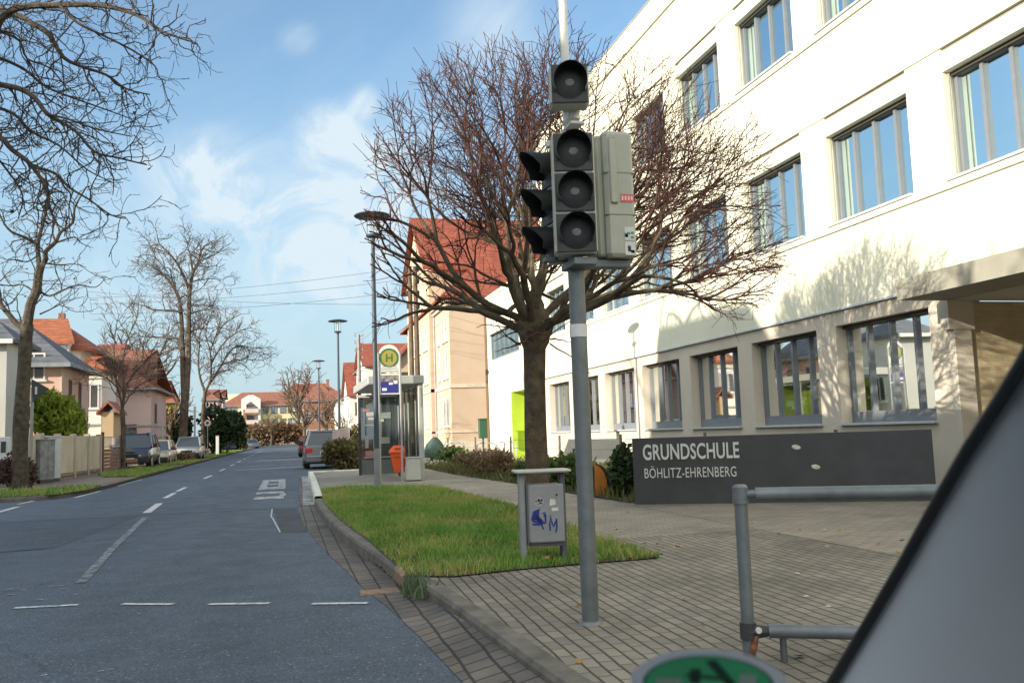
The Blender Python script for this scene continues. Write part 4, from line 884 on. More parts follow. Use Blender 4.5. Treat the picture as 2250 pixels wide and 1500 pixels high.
# ================================================================== TREES
def wig(p, d, L, n, r0, r1, rg, jit, up=0.0):
    """a crooked shoot: n segments from p along d"""
    pts = [Vector(p)]; d = Vector(d).normalized(); dirs = [d]
    for i in range(n):
        d = (d + Vector((rg.gauss(0, jit), rg.gauss(0, jit), rg.gauss(0, jit) + up))).normalized()
        pts.append(pts[-1] + d * (L / n)); dirs.append(d)
    return pts, dirs, [r0 + (r1 - r0) * i / n for i in range(n + 1)]
def side(d, ang, rg):
    o = d.orthogonal().normalized(); o = Matrix.Rotation(rg.uniform(0, 6.283), 3, d) @ o
    return (d * math.cos(ang) + o * math.sin(ang)).normalized()
def shoots(mb, pts, rad, lvl, rg, o, t0=.15):
    """side shoots along a limb, recursively"""
    L = sum((pts[i + 1] - pts[i]).length for i in range(len(pts) - 1))
    n = max(1, int(L / o['gap'][lvl]))
    for k in range(n):
        t = t0 + (1 - t0) * (k + rg.random()) / n; s = t * (len(pts) - 1); i = min(int(s), len(pts) - 2); f = s - i
        p = pts[i].lerp(pts[i + 1], f); d = (pts[i + 1] - pts[i]).normalized(); r = rad[i] + (rad[i + 1] - rad[i]) * f
        dd = side(d, R(rg.uniform(*o['ang'])), rg); dd.z += o.get('lift', 0); dd.normalize()
        ln = o['len'][lvl] * rg.uniform(.55, 1.15) * (1.1 - .5 * t)
        r0 = min(r * .7, o['rad'][lvl]); r1 = o['rad'][lvl + 1] if lvl + 1 < len(o['rad']) else r0 * .5
        q, dq, rq = wig(p, dd, ln, o['seg'][lvl], r0, max(r1 * .8, o['rmin']), rg, o['jit'], o.get('up', 0))
        mb.tube(q, rq, 5 if lvl == 0 else 3, False)
        if lvl + 1 < len(o['gap']): shoots(mb, q, rq, lvl + 1, rg, o, .1)
def bark(name, c, c2, s=6): return mat(name, c, .95, .3, s, .8, s * 5, col2=c2, stain=.3)
bark_maple = bark('maple_bark', (.055, .042, .03), (.09, .07, .045))
twig_maple = mat('maple_twigs', (.075, .034, .027), .85, .3, 3)
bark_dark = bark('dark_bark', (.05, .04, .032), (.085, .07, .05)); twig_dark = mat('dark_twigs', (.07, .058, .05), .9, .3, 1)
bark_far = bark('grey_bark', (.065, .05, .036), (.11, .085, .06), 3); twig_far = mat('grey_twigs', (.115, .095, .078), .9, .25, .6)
dryleaf = mat('dry_leaf', (.10, .045, .03), .9, .3, 9)

# ---- round-headed maple by the litter bin
rg = random.Random(11)
mp_ = T('maple_tree', 'bare round headed maple with purple brown twigs between litter bin and school', 'tree', (3.19, 11.3, .13))
Hx, Hy, Hz = at(1176, 752, Y=11.3) - Vector((3.19, 11.3, .13))
tr = MB(); prof = [(0, .0, .22), (.12, 0, .175), (.5, .0, .155), (1.2, -.01, .145), (1.8, .0, .14), (2.25, Hx * .7, .15), (Hz, Hx, .19), (Hz + .18, Hx, .23), (Hz + .38, Hx, .20), (Hz + .52, Hx + .02, .10)]
tr.tube([(dx, .02 * math.sin(z * 3), z) for z, dx, r_ in prof], [r_ for z, dx, r_ in prof], 18)
for k in range(9):
    a = k * .7; b_ = Vector((Hx + .18 * math.cos(a), .18 * math.sin(a), Hz + .05 + .3 * rg.random())); tr.tube([b_ - Vector((math.cos(a) * .1, math.sin(a) * .1, .1)), b_, b_ + Vector((math.cos(a) * .07, math.sin(a) * .07, .05))], [.07, .085, .03], 8)
tr.build('trunk', bark_maple, mp_, smooth=True)
cr = MB(); tw = MB()
CX, CZ = at(1262, 405, Y=11.3).x - 3.19, at(1262, 405, Y=11.3).z - .13
RX, RZ = 2.42, 2.15
def env(p): return ((p.x - CX) / RX) ** 2 + (p.y / RX) ** 2 + ((p.z - CZ) / RZ * (1 if p.z > CZ else .72)) ** 2
HD = Vector((Hx, 0, Hz + .2))
LV = [.84, .72, .62, .52, .43, .36, .40]; RD = [.056, .039, .026, .0165, .0105, .0068, .0048, .0036]
def fork(p, d, lv):
    L = LV[lv] * rg.uniform(.75, 1.2); e0 = env(p + d * L)
    if e0 > 1.02 and lv > 2: L *= max(.35, 1 - (e0 - 1.0) * .9)
    q, dq, rq = wig(p, d, L, 5 if lv < 3 else 4, RD[lv] * rg.uniform(.9, 1.1), RD[lv + 1] * 1.12, rg, .10 if lv < 3 else .13, .022 if lv < 3 else .0)
    (cr if lv < 3 else tw).tube(q, rq, (8, 7, 6, 5, 4, 3, 3)[lv], False)
    if lv >= 2:                                                  # short side twigs
        n = int(L / .10)
        for k in range(n):
            if rg.random() < (.25 if lv < 6 else .6): continue
            t = rg.uniform(.1, .95) * (len(q) - 1); i = min(int(t), len(q) - 2); pp = q[i].lerp(q[i + 1], t - i)
            ln = rg.uniform(.10, .34) * (1.3 if lv < 4 else 1); dd = side(dq[i + 1], R(rg.uniform(30, 58)), rg)
            a_, b_, c_ = wig(pp, dd, ln, 3, RD[6] if lv < 5 else RD[7] * 1.1, .0032, rg, .12, .03); tw.tube(a_, c_, 3, False)
    if lv + 1 >= len(LV): return
    e1 = env(q[-1])
    if e1 > 1.3 and lv > 3: return
    n = 2 if rg.random() < (.52 if lv < 4 else .66) else 3
    az = rg.uniform(0, 6.283); o_ = dq[-1].orthogonal().normalized(); out = (q[-1] - HD).normalized()
    for k in range(n):
        o2 = Matrix.Rotation(az + k * 6.283 / n + rg.uniform(-.4, .4), 3, dq[-1]) @ o_
        an = R(rg.uniform(18, 40)) if k else R(rg.uniform(10, 26))
        fork(q[-1], ((dq[-1] * math.cos(an) + o2 * math.sin(an)) + out * .22).normalized(), lv + 1)
nl = 15
for k in range(nl):
    se = math.sin(R(7)) + (1 - math.sin(R(7))) * (k + .5) / nl; el = math.asin(se) + rg.uniform(-.08, .08); a = k * 2.39996 + .9
    d = Vector((math.cos(a) * math.cos(el) + .09, math.sin(a) * math.cos(el), math.sin(el) + .05)).normalized()
    fork(HD + Vector((d.x * .12, d.y * .12, rg.uniform(-.12, .12))), d, 0)
for k in range(14):                                     # bare suckers round the head
    a = rg.uniform(0, 6.28); q, dq, rq = wig((Hx + .2 * math.cos(a), .2 * math.sin(a), Hz + rg.uniform(-.05, .3)), (math.cos(a), math.sin(a), rg.uniform(-.5, .4)), rg.uniform(.35, .9), 6, .012, .004, rg, .22, .03); tw.tube(q, rq, 4, False)
crown = cr.build('crown', bark_maple, mp_, smooth=True)
tw.build('twigs', twig_maple, crown)
lf = MB(); tips = [Vector(v) for v in tw.v[::211]]
for p in tips[:60]:
    s_ = rg.uniform(.02, .045); a = rg.uniform(0, 6.28); u = Vector((math.cos(a), math.sin(a), rg.uniform(-1, .2))) * s_; v_ = Vector((-math.sin(a), math.cos(a), .2)) * s_ * .8
    lf.quad(p, p + u * .6 + v_, p + u * 1.6, p + u * .6 - v_)
lf.build('dry_leaves', dryleaf, crown)

# ---- trees with limbs traced on their real distance
def pxl(pts, Y, dy=0.0):
    n = len(pts) - 1; out = []
    for i, (x, y) in enumerate(pts): out.append(at(x, y, Y=Y + dy * (i / max(n, 1))))
    return out
def smoothp(p, k=3):
    out = []
    for i in range(len(p) - 1):
        a = p[max(i - 1, 0)]; b_ = p[i]; c = p[i + 1]; d = p[min(i + 2, len(p) - 1)]
        for j in range(k):
            t = j / k; out.append(b_ + (c - a) * .5 * t + (a * 2 - b_ * 5 + c * 4 - d) * .5 * t * t + (b_ * 3 - a - c * 3 + d) * .5 * t ** 3)
    return out + [p[-1]]
def traced(root, trunk, limbs, Y, o, bk, tk, seed, leaves=0):
    rg = random.Random(seed); org = Vector(root.location)
    t = MB(); P = smoothp([p - org for p in trunk[0]]); n = len(P); r0, r1 = trunk[1], trunk[2]
    rad = [(r0 + (r1 - r0) * i / (n - 1)) * (1 + .25 * max(0, 1 - i / 3.0)) * rg.uniform(.95, 1.06) for i in range(n)]
    t.tube(P, rad, 14); t.build('trunk', bk, root, smooth=True)
    c = MB(); w_ = MB()
    for pts, a, b_ in limbs:
        P = smoothp([p - org for p in pts]); n = len(P); rad = [a + (b_ - a) * i / (n - 1) for i in range(n)]
        c.tube(P, rad, 7, True); shoots(w_, P, rad, 0, rg, o, o.get('t0', .12))
    cr = c.build('crown', bk, root, smooth=True); w_.build('twigs', tk, cr)
    if leaves:
        lf = MB()
        for p in w_.v[::max(1, len(w_.v) // leaves)]:
            p = Vector(p); s_ = rg.uniform(.03, .06); a = rg.uniform(0, 6.28); u = Vector((math.cos(a), math.sin(a), -.6)) * s_; v_ = Vector((-math.sin(a), math.cos(a), .3)) * s_ * .7
            lf.quad(p, p + u * .6 + v_, p + u * 1.5, p + u * .6 - v_)
        lf.build('dry_leaves', mat('tan_leaf', (.22, .11, .05), .9, .3, 9) if 'tan_leaf' not in bpy.data.materials else bpy.data.materials['tan_leaf'], cr)
Y = 29.0
base = at(42, 1066, Y=Y); base.z = .1
t1 = T('street_tree', 'dark forked street tree on the left corner with a reddish shrub at its foot', 'tree', base)
trunk = [Vector((base.x, Y, 0))] + pxl([(44, 1000), (46, 920), (52, 830), (56, 760), (60, 712)], Y)
L = [(pxl([(60, 716), (68, 669), (81, 638), (85, 603), (90, 585)], Y, -.3), 0.149, 0.119), (pxl([(88, 592), (84, 560), (84, 532), (94, 491), (104, 440), (100, 380)], Y, .6), 0.081, 0.028), (pxl([(90, 588), (100, 570), (101, 552), (122, 532), (134, 509), (160, 489), (165, 455), (190, 410)], Y, -.5), 0.087, 0.021),
     (pxl([(58, 722), (38, 712), (20, 691), (2, 668), (-4, 633), (-30, 560)], Y, .4), 0.099, 0.042), (pxl([(84, 538), (70, 530), (50, 520), (25, 509), (8, 489), (-10, 450)], Y, -.6), 0.056, 0.021), (pxl([(88, 640), (109, 650), (142, 636), (172, 626), (210, 631), (230, 612)], Y, -.8), 0.037, 0.010),
     (pxl([(100, 578), (130, 582), (165, 580), (190, 588)], Y, .5), 0.028, 0.008), (pxl([(118, 535), (150, 524), (166, 522), (180, 535), (205, 545)], Y, .3), 0.031, 0.008), (pxl([(80, 645), (50, 625), (20, 628), (-20, 620)], Y, .5), 0.031, 0.010), (pxl([(88, 690), (110, 680), (150, 660), (185, 652)], Y, 1.), 0.025, 0.008),
     (pxl([(84, 560), (60, 575), (30, 570), (0, 580)], Y, -.6), 0.025, 0.008), (pxl([(122, 532), (115, 500), (130, 460), (150, 430)], Y, .8), 0.031, 0.008)]
O1 = dict(gap=[.40, .32, .30], len=[1.35, .75, .42], rad=[.022, .013, .0085, .007], seg=[6, 5, 4], jit=.30, rmin=.0065, ang=(30, 75), up=.02)
traced(t1, (trunk, .22, .17), L, Y, O1, bark_dark, twig_dark, 21, 90)
Y = 15.0
t2 = T('street_tree', 'large dark tree whose twisted limbs reach into the sky at the upper left', 'tree', (-8.9, 15.4, .1))
trunk = [Vector((-8.9, 15.4, 0)), Vector((-8.9, 15.4, 2.5)), Vector((-8.8, 15.3, 4.4)), Vector((-8.7, 15.2, 6.2))]
s0 = Vector((-8.75, 15.2, 5.2)); s1 = Vector((-8.7, 15.2, 6.2)); s2 = Vector((-8.8, 15.3, 4.5))
L = [([s1, Vector((-7.0, 15, 7.9))] + pxl([(-60, 90), (0, 43), (43, 17), (130, 11), (208, 11), (269, 22), (312, 39), (347, 65), (390, 82), (430, 95)], Y, -1.5), 0.075, 0.010), ([s1, Vector((-7.2, 15.2, 7.3))] + pxl([(-70, 20), (26, 30), (65, 48), (108, 78), (139, 126), (182, 147), (234, 165), (277, 195), (329, 208)], Y + .6, -.8), 0.065, 0.010),
     ([s0, Vector((-7.2, 15.2, 6.4))] + pxl([(-80, 170), (0, 186), (43, 195), (78, 217), (104, 251), (143, 273), (173, 295), (208, 334), (260, 347), (322, 362)], Y, -1.2), 0.060, 0.010), ([s2, Vector((-7.2, 15.4, 5.7))] + pxl([(-60, 290), (0, 303), (26, 329), (61, 355), (82, 381), (104, 416), (108, 451), (119, 481)], Y - .3, -.6), 0.055, 0.016),
     (pxl([(70, 365), (121, 381), (152, 412), (195, 438), (243, 472), (275, 480)], Y - .3, -1.0), 0.025, 0.008), (pxl([(-40, 70), (0, 70), (43, 90), (60, 130), (110, 150), (150, 200)], Y + .8, .8), 0.030, 0.010), (pxl([(104, 251), (150, 262), (200, 280), (240, 290), (290, 300)], Y - .6, -.8), 0.018, 0.008),
     (pxl([(-30, 230), (30, 250), (70, 290), (130, 320), (190, 372), (245, 400)], Y + .3, .9), 0.030, 0.008), (pxl([(-20, 120), (50, 150), (100, 190), (160, 215), (230, 240), (290, 262)], Y + .9, .3), 0.030, 0.008), (pxl([(130, 11), (170, 50), (220, 75), (290, 110), (340, 145), (345, 165)], Y - .6, -.7), 0.025, 0.008),
     (pxl([(-20, 330), (20, 380), (50, 430), (40, 480)], Y, .8), 0.020, 0.008), (pxl([(60, 130), (90, 180), (100, 215), (150, 240)], Y + .6, .5), 0.015, 0.008), ([s1, Vector((-8.6, 15.0, 8.4)), Vector((-8.2, 14.2, 10.4)), Vector((-7.2, 13.8, 11.5))], 0.070, 0.024), ([s1, Vector((-9.6, 15.6, 8.0)), Vector((-10.6, 16.5, 9.8))], 0.060, 0.024), ([s0, Vector((-8.8, 13.2, 6.6)), Vector((-8.4, 11.0, 7.6)), Vector((-7.9, 9.5, 8.0))], 0.060, 0.024)]
O2 = dict(gap=[.23, .20, .17], len=[1.0, .52, .28], rad=[.013, .008, .0056, .0044], seg=[7, 5, 4], jit=.30, rmin=.0045, ang=(30, 80), up=-.012, t0=.16)
traced(t2, (trunk, .33, .22), L, Y, O2, bark_dark, twig_dark, 33, 60)
# a second street tree out of frame on the left whose forked shadow falls on the school wall
t3 = T('street_tree', 'bare street tree on the left pavement whose forked shadow falls on the school', 'tree', (-8.2, 3.9, .1))
rg = random.Random(5); s1 = Vector((-8.2, 3.9, 4.6)); L = []
for k in range(9):
    a = k * 2.4; e = rg.uniform(.5, 1.2); d = Vector((math.cos(a) * math.cos(e), math.sin(a) * math.cos(e), math.sin(e)))
    q, dq, rq = wig(s1 - Vector((0, 0, rg.uniform(0, 1.2))), d, rg.uniform(4.0, 6.5), 7, .1, .02, rg, .16, .05); L.append((q, .13, .02))
O3 = dict(gap=[.6, .5], len=[1.6, .8], rad=[.032, .02, .014], seg=[5, 4], jit=.25, rmin=.012, ang=(30, 70), up=.02)
T3 = ([Vector((-8.2, 3.9, 0)), Vector((-8.25, 3.9, 2.4)), Vector((-8.2, 3.9, 4.7))], .3, .24)
traced(t3, T3, L, 4, O3, bark_dark, twig_dark, 6)
dup(t3, (-8.3, 8.4, .1), 2.1, 'bare street tree on the left pavement whose dense twig shadow mottles the school')

# far trees on the left verge and at the end of the street
Y = 47.5; b0 = at(270, 1028, Y=Y); b0.z = .1
t4 = T('street_tree', 'small bare street tree with spreading crown beside the dark blue car', 'tree', b0)
L = [(pxl([(268, 905), (262, 860), (240, 835), (215, 822), (190, 815)], Y, .5), 0.044, 0.017), (pxl([(270, 900), (278, 850), (300, 810), (330, 780), (350, 740)], Y, -.5), 0.050, 0.014), (pxl([(270, 895), (272, 840), (270, 790), (282, 740), (300, 700), (290, 675)], Y, .2), 0.055, 0.014), (pxl([(272, 890), (300, 850), (340, 830), (370, 800)], Y, .8), 0.039, 0.014), (pxl([(268, 890), (255, 830), (250, 780), (255, 720), (262, 690)], Y, -.7), 0.044, 0.014), (pxl([(272, 850), (310, 800), (315, 750), (330, 720)], Y, 1.3), 0.033, 0.014), (pxl([(270, 860), (240, 800), (235, 760)], Y, 1.), 0.033, 0.014)]
O4 = dict(gap=[.4, .3, .28], len=[1.7, 1.0, .6], rad=[.028, .018, .013, .011], seg=[5, 4, 3], jit=.22, rmin=.010, ang=(25, 60), up=.05)
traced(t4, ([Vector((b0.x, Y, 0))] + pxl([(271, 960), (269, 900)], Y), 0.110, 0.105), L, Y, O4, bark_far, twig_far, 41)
Y = 74.; b0 = at(400, 1004, Y=Y); b0.z = .1
t5 = T('street_tree', 'tallest bare tree of the left verge with two parallel stems', 'tree', b0)
L = [(pxl([(405, 880), (402, 800), (400, 740), (398, 690), (393, 655), (380, 630), (355, 600), (325, 580)], Y, .5), 0.252, 0.033), (pxl([(410, 860), (414, 780), (415, 700), (417, 640), (424, 600), (436, 575), (445, 545), (470, 528)], Y, -.5), 0.240, 0.033), (pxl([(417, 640), (405, 610), (390, 580), (370, 555), (350, 535), (345, 515)], Y, .5), 0.120, 0.028), (pxl([(424, 600), (418, 560), (412, 540), (420, 515)], Y, 1.), 0.084, 0.028), (pxl([(398, 685), (370, 682), (335, 680), (315, 670)], Y, -.5), 0.102, 0.033), (pxl([(400, 745), (370, 742), (330, 740), (300, 738)], Y, .3), 0.078, 0.028), (pxl([(400, 770), (385, 765), (360, 780), (330, 790), (310, 805)], Y, .9), 0.078, 0.022),
     (pxl([(416, 690), (430, 685), (450, 680), (470, 665)], Y, -.9), 0.078, 0.022), (pxl([(395, 655), (380, 620), (372, 590), (355, 590)], Y, -1.4), 0.072, 0.022), (pxl([(418, 620), (440, 615), (470, 612), (485, 618)], Y, .6), 0.054, 0.022), (pxl([(436, 575), (460, 565), (480, 555)], Y, .3), 0.060, 0.022), (pxl([(414, 730), (440, 722), (470, 720)], Y, -.2), 0.060, 0.022), (pxl([(395, 655), (410, 648), (416, 655)], Y, 0), 0.060, 0.044), (pxl([(370, 600), (340, 565), (318, 560), (300, 565)], Y, .4), 0.048, 0.022)]
O5 = dict(gap=[.48, .32, .27], len=[2.3, 1.3, .8], rad=[.042, .027, .019, .015], seg=[5, 4, 3], jit=.24, rmin=.0125, ang=(30, 70), up=.04)
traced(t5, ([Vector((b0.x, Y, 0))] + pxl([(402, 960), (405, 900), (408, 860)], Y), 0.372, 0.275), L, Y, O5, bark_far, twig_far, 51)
Y = 84.; b0 = at(446, 1000, Y=Y); b0.z = .1
t6 = T('street_tree', 'bare tree with wide round crown right of the tallest tree, behind the round traffic sign', 'tree', b0)
L = [(pxl([(450, 860), (440, 830), (436, 800), (438, 760), (440, 730)], Y, .5), 0.124, 0.036), (pxl([(450, 862), (462, 835), (464, 800), (463, 770), (475, 735), (485, 700)], Y, -.5), 0.124, 0.036), (pxl([(452, 855), (470, 830), (485, 805), (500, 795), (530, 798), (550, 815)], Y, .2), 0.099, 0.030), (pxl([(475, 820), (500, 780), (520, 760), (545, 762), (575, 765)], Y, .8), 0.081, 0.030), (pxl([(464, 800), (480, 770), (500, 745), (530, 725), (555, 720)], Y, -1.), 0.081, 0.030), (pxl([(475, 740), (490, 715), (510, 700), (530, 690)], Y, .5), 0.062, 0.030), (pxl([(463, 770), (452, 735), (460, 700), (470, 680)], Y, 1), 0.062, 0.030), (pxl([(440, 760), (425, 730), (430, 700)], Y, 0), 0.062, 0.030), (pxl([(490, 800), (520, 790), (560, 790), (580, 792)], Y, .9), 0.050, 0.024)]
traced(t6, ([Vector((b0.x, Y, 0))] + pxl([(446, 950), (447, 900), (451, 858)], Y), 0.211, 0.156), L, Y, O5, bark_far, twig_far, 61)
def bare_tree(label, px, py_top, py_base, Y, spread, seed, name='bare_tree', group=None, tk=None, bz=.0, n=9):
    rg = random.Random(seed); b0 = at(px, py_base, Y=Y); zt_ = at(px, py_top, Y=Y).z; b0.z = bz
    t = T(name, label, 'tree', b0, 0, group); H = zt_ - bz; L = []
    for k in range(n):
        a = k * 2.4 + rg.random(); e = rg.uniform(.55, 1.35); d = Vector((math.cos(a) * math.cos(e), math.sin(a) * math.cos(e), math.sin(e)))
        q, dq, rq = wig(Vector((b0.x, b0.y, bz + H * rg.uniform(.28, .5))), d, H * rg.uniform(.4, .56) * spread, 6, .1, .02, rg, .14, .07); L.append((q, H * .016, H * .004))
    o = dict(gap=[H * .07, H * .055], len=[H * .2, H * .12], rad=[H * .006, H * .004, H * .003], seg=[4, 3], jit=.2, rmin=max(.012, Y * .00028), ang=(25, 60), up=.06)
    traced(t, ([Vector((b0.x, Y, bz)), Vector((b0.x + .1, Y, bz + H * .25)), Vector((b0.x, Y, bz + H * .5))], H * .03, H * .018), L, Y, o, bark_far, tk or twig_far, seed)
    return t
tw_red = mat('reddish_twigs', (.17, .10, .075), .9, .25, .4); tw_gold = mat('golden_twigs', (.24, .16, .07), .9, .25, .4)
bare_tree('bare forked tree at the end of the street before the red brown house', 668, 850, 968, 130, 1.0, 71)
bare_tree('round bare tree with hazy twigs rising behind the far red roof', 655, 815, 960, 225, 1.3, 72, tk=tw_red, n=14)
bare_tree('golden twigged tree left of the tallest tree, above the yellow wall', 372, 838, 985, 84, 1.1, 73, tk=tw_gold)
bare_tree('pale bare tree behind the small street tree on the left', 300, 690, 960, 100, 1.1, 74)
bare_tree('slim bare tree by the far road end left of the yellow flats', 596, 900, 972, 190, 1.0, 75, tk=tw_gold)
bare_tree('dense brown tree before the far red brown house', 718, 858, 975, 120, 1.2, 76, tk=tw_red, n=12)
bare_tree('brown twigged tree on the right before the white gabled house', 748, 895, 985, 88, 1.1, 77, tk=tw_gold)

# ---- leafy shrubs
def shrub(name, label, c, rx, ry, h, n, ls, m, seed, cat='shrub', spiky=0, stem=True, z0=.1, group=None, lm=None):
    rg = random.Random(seed); t = T(name, label, cat, c, 0, group); L = MB(); lobes = []
    for i in range(9): lobes.append((rg.uniform(-.55, .55) * rx, rg.uniform(-.55, .55) * ry, rg.uniform(.25, .72) * h, rg.uniform(.35, .6)))
    for i in range(n):
        lx, ly, lz, s_ = lobes[rg.randrange(9)]
        a = rg.uniform(0, 6.283); e = math.asin(rg.uniform(-1, 1)); q = s_ * rg.uniform(.55, 1.05) ** .7
        p = Vector((lx + math.cos(a) * math.cos(e) * q * rx, ly + math.sin(a) * math.cos(e) * q * ry, max(z0, lz + math.sin(e) * q * h * .55)))
        d = Vector((rg.gauss(0, 1), rg.gauss(0, 1), rg.gauss(.3, 1) + spiky)).normalized(); o = d.orthogonal().normalized(); o = Matrix.Rotation(rg.uniform(0, 6.28), 3, d) @ o
        l = ls * rg.uniform(.6, 1.4); w_ = l * (.16 if spiky else .36)
        L.add([p, p + d * l * .5 + o * w_, p + d * l, p + d * l * .5 - o * w_], [(0, 1, 2, 3)])
    L.build('foliage', m, t)
    if stem:
        s_ = MB()
        for i in range(12):
            lx, ly, lz, q = lobes[i % 9]; pq, dq, rq = wig((lx * .25, ly * .25, 0), (lx, ly, lz + .3), math.sqrt(lx * lx + ly * ly + lz * lz) * 1.25, 5, .03, .008, rg, .1); s_.tube(pq, rq, 4, False)
        s_.build('stems', twig_dark, t)
    return t
bamb = leaf_mat('bamboo_leaf', (.09, .15, .02), (.34, .38, .05)); ever = leaf_mat('evergreen_leaf', (.022, .045, .018), (.06, .09, .035)); redl = leaf_mat('reddish_shrub', (.085, .05, .045), (.17, .11, .10)); hed = leaf_mat('hedge_leaf', (.07, .07, .03), (.17, .14, .06)); bro = leaf_mat('brown_stalks', (.13, .09, .05), (.27, .19, .12)); ivy = leaf_mat('ivy_leaf', (.05, .085, .025), (.13, .17, .05))
Y = 42.5; p = at(142, 950, Y=Y)
shrub('bamboo_bush', 'bright green feathery bush overhanging the cream panel fence', (p.x, Y, 0.), 1.35, 1.2, 4.0, 8000, .30, bamb, 1, spiky=.9)
p = at(30, 1076, Z=.1); shrub('bush', 'round leafless reddish brown shrub at the foot of the dark forked tree', (p.x, p.y, .1), .62, .6, 1.15, 3200, .10, redl, 2, z0=.02)
p = at(752, 1033, Z=.12)
hdg = shrub('hedge', 'low dark green brown hedge between silver car and bus shelter', (p.x + .12, p.y + .9, .1), 1.05, 1.0, 1.15, 5200, .13, hed, 3, cat='hedge', z0=.02)
p = at(492, 985, Y=92.); shrub('evergreen_bush', 'dark evergreen bush behind the round traffic sign', (p.x, 92, 0), 2.2, 2.2, 5.0, 3800, .42, ever, 4)
p = at(388, 985, Y=86.); shrub('evergreen_bush', 'dark evergreen bush left behind the tallest tree', (p.x, 86, 0), 1.5, 1.5, 4.2, 2400, .4, ever, 5)
p = at(518, 985, Y=120.); shrub('evergreen_bush', 'dark green bush with brownish top at the left road edge far ahead', (p.x, 120, 0), 1.3, 1.3, 3.2, 1500, .5, leaf_mat('olive_leaf', (.05, .06, .025), (.15, .11, .04)), 6)
p = at(400, 1008, Y=64); shrub('bush', 'low brown mound of cut brush beside the parked silver car', (p.x + .1, 64, .1), .85, .6, .62, 1500, .12, bro, 7, z0=.02)
for i, (px, w_, h_, m_, l) in enumerate(((575, 7., 4.2, bro, 'brown shrub mass left below the yellow flats'), (620, 8., 5.2, leaf_mat('russet_leaf', (.11, .06, .04), (.2, .12, .07)), 'russet shrub mass at the middle of the road end'), (655, 5., 4.4, bro, 'brown shrub right at the road end'))):
    p = at(px, 975, Y=205.); shrub('shrub', l, (p.x, 205, 0), w_, 3, h_, 2600, .55, m_, 20 + i, stem=False)
p = at(770, 985, Y=66); shrub('hedge', 'brown winter hedge behind the tilted pink placard', (p.x, 66, 0), 1.9, 1.5, 2.1, 2200, .25, hed, 30, cat='hedge')
# bed plants
bedp = [(1385, 1092, .42, .30, 1.0, ever, 'dark leafy evergreen shrub touching the left end of the school sign', .11), (1366, 1094, .22, .22, .95, ever, 'upright dark green shrub between orange board and school sign', .11), (1250, 1078, .36, .4, .75, ivy, 'leafy green shrub just right of the maple trunk, behind the litter bin', .12), (1225, 1075, .4, .4, .72, ivy, 'yellowish green shrub close beside the maple trunk', .12),
        (1108, 1050, .6, .5, .75, bro, 'clump of reddish dry stalks left of the maple trunk', .13), (1070, 1046, .7, .6, .78, bro, 'brown dry shrub under the pale bike racks', .13), (1030, 1034, .7, .6, .7, bro, 'low brown dry shrub in the middle of the bed', .13), (990, 1020, .8, .6, .72, ivy, 'low dark green plants beside the bus shelter post', .13), (1150, 1058, .4, .4, .5, ivy, 'small green plant left below the maple trunk', .1), (960, 1008, .8, .6, .7, ever, 'dark low shrub directly behind the white shelter post', .13)]
for i, (px, py, rx, ry, h_, m_, l, ls) in enumerate(bedp):
    p = at(px, py, Z=.12); shrub('bed_shrub', l, (p.x + .15, p.y + .25, .12), rx, ry, h_, 900, ls, m_, 40 + i, z0=.02, spiky=.8 if m_ is bro else 0)
# ================================================================== HOUSES
tile_or = roof_mat('orange_tiles', (.27, .075, .032), (.38, .125, .055)); tile_rd = roof_mat('red_tiles', (.22, .052, .03), (.31, .085, .045)); tile_dk = roof_mat('brown_red_tiles', (.22, .085, .055), (.32, .13, .08)); slate = roof_mat('slate_tiles', (.085, .09, .105), (.13, .135, .15))
far_pane = glass_mat('far_window_glass', (.05, .05, .05), .14)
def plaster(n, c): return mat(n, c, .9, .05, .5, .15, 20, stain=.22)
w_peach = plaster('peach_render', (.56, .42, .30)); w_pink = plaster('pink_render', (.66, .45, .37)); w_white = plaster('white_plaster', (.72, .69, .63)); w_grey = plaster('grey_plaster', (.48, .47, .44)); w_yel = plaster('pale_yellow_render', (.72, .62, .36)); w_lem = plaster('lemon_render', (.70, .60, .10)); w_beige = plaster('tan_render', (.50, .36, .22)); w_brown = plaster('red_brown_brick', (.28, .14, .09)); w_rose = plaster('rose_render', (.64, .48, .44))
trimm = mat('pale_trim', (.60, .52, .40), .85, .08, 2); whitef = mat('white_window_frame', (.62, .62, .60), .6, .05, 4); brownf = mat('brown_window_frame', (.12, .08, .06), .6, .1, 4); gutm = mat('zinc_gutter', (.27, .29, .31), .5, .1, 3, metal=.3)
def win(root, face, u, z, w_, h, pos, fm=whitef, d=.05, panes=2):
    """window on a wall: face '-y' (towards the viewer) or '-x'/'+x' (towards the street); u = place along the wall"""
    f = MB(); g = MB()
    def bx(b, a0, a1, z0, z1, t0, t1):
        if face == '-y': b.box(a0, a1, pos - t1, pos - t0, z0, z1)
        elif face == '-x': b.box(pos - t1, pos - t0, a0, a1, z0, z1)
        else: b.box(pos + t0, pos + t1, a0, a1, z0, z1)
    t = .07
    bx(f, u - w_ / 2, u + w_ / 2, z, z + t, .002, d); bx(f, u - w_ / 2, u + w_ / 2, z + h - t, z + h, .002, d); bx(f, u - w_ / 2, u - w_ / 2 + t, z + t, z + h - t, .002, d); bx(f, u + w_ / 2 - t, u + w_ / 2, z + t, z + h - t, .002, d)
    for i in range(1, panes): bx(f, u - w_ / 2 + w_ * i / panes - .03, u - w_ / 2 + w_ * i / panes + .03, z + t, z + h - t, .002, d - .01)
    bx(f, u - w_ / 2 - .08, u + w_ / 2 + .08, z - .08, z - .002, .0, d + .07)
    wn = f.build('window', fm, root, world=True)
    bx(g, u - w_ / 2 + t, u + w_ / 2 - t, z + t, z + h - t, .0, d - .025); g.build('pane', far_pane, wn, world=True)
    return wn
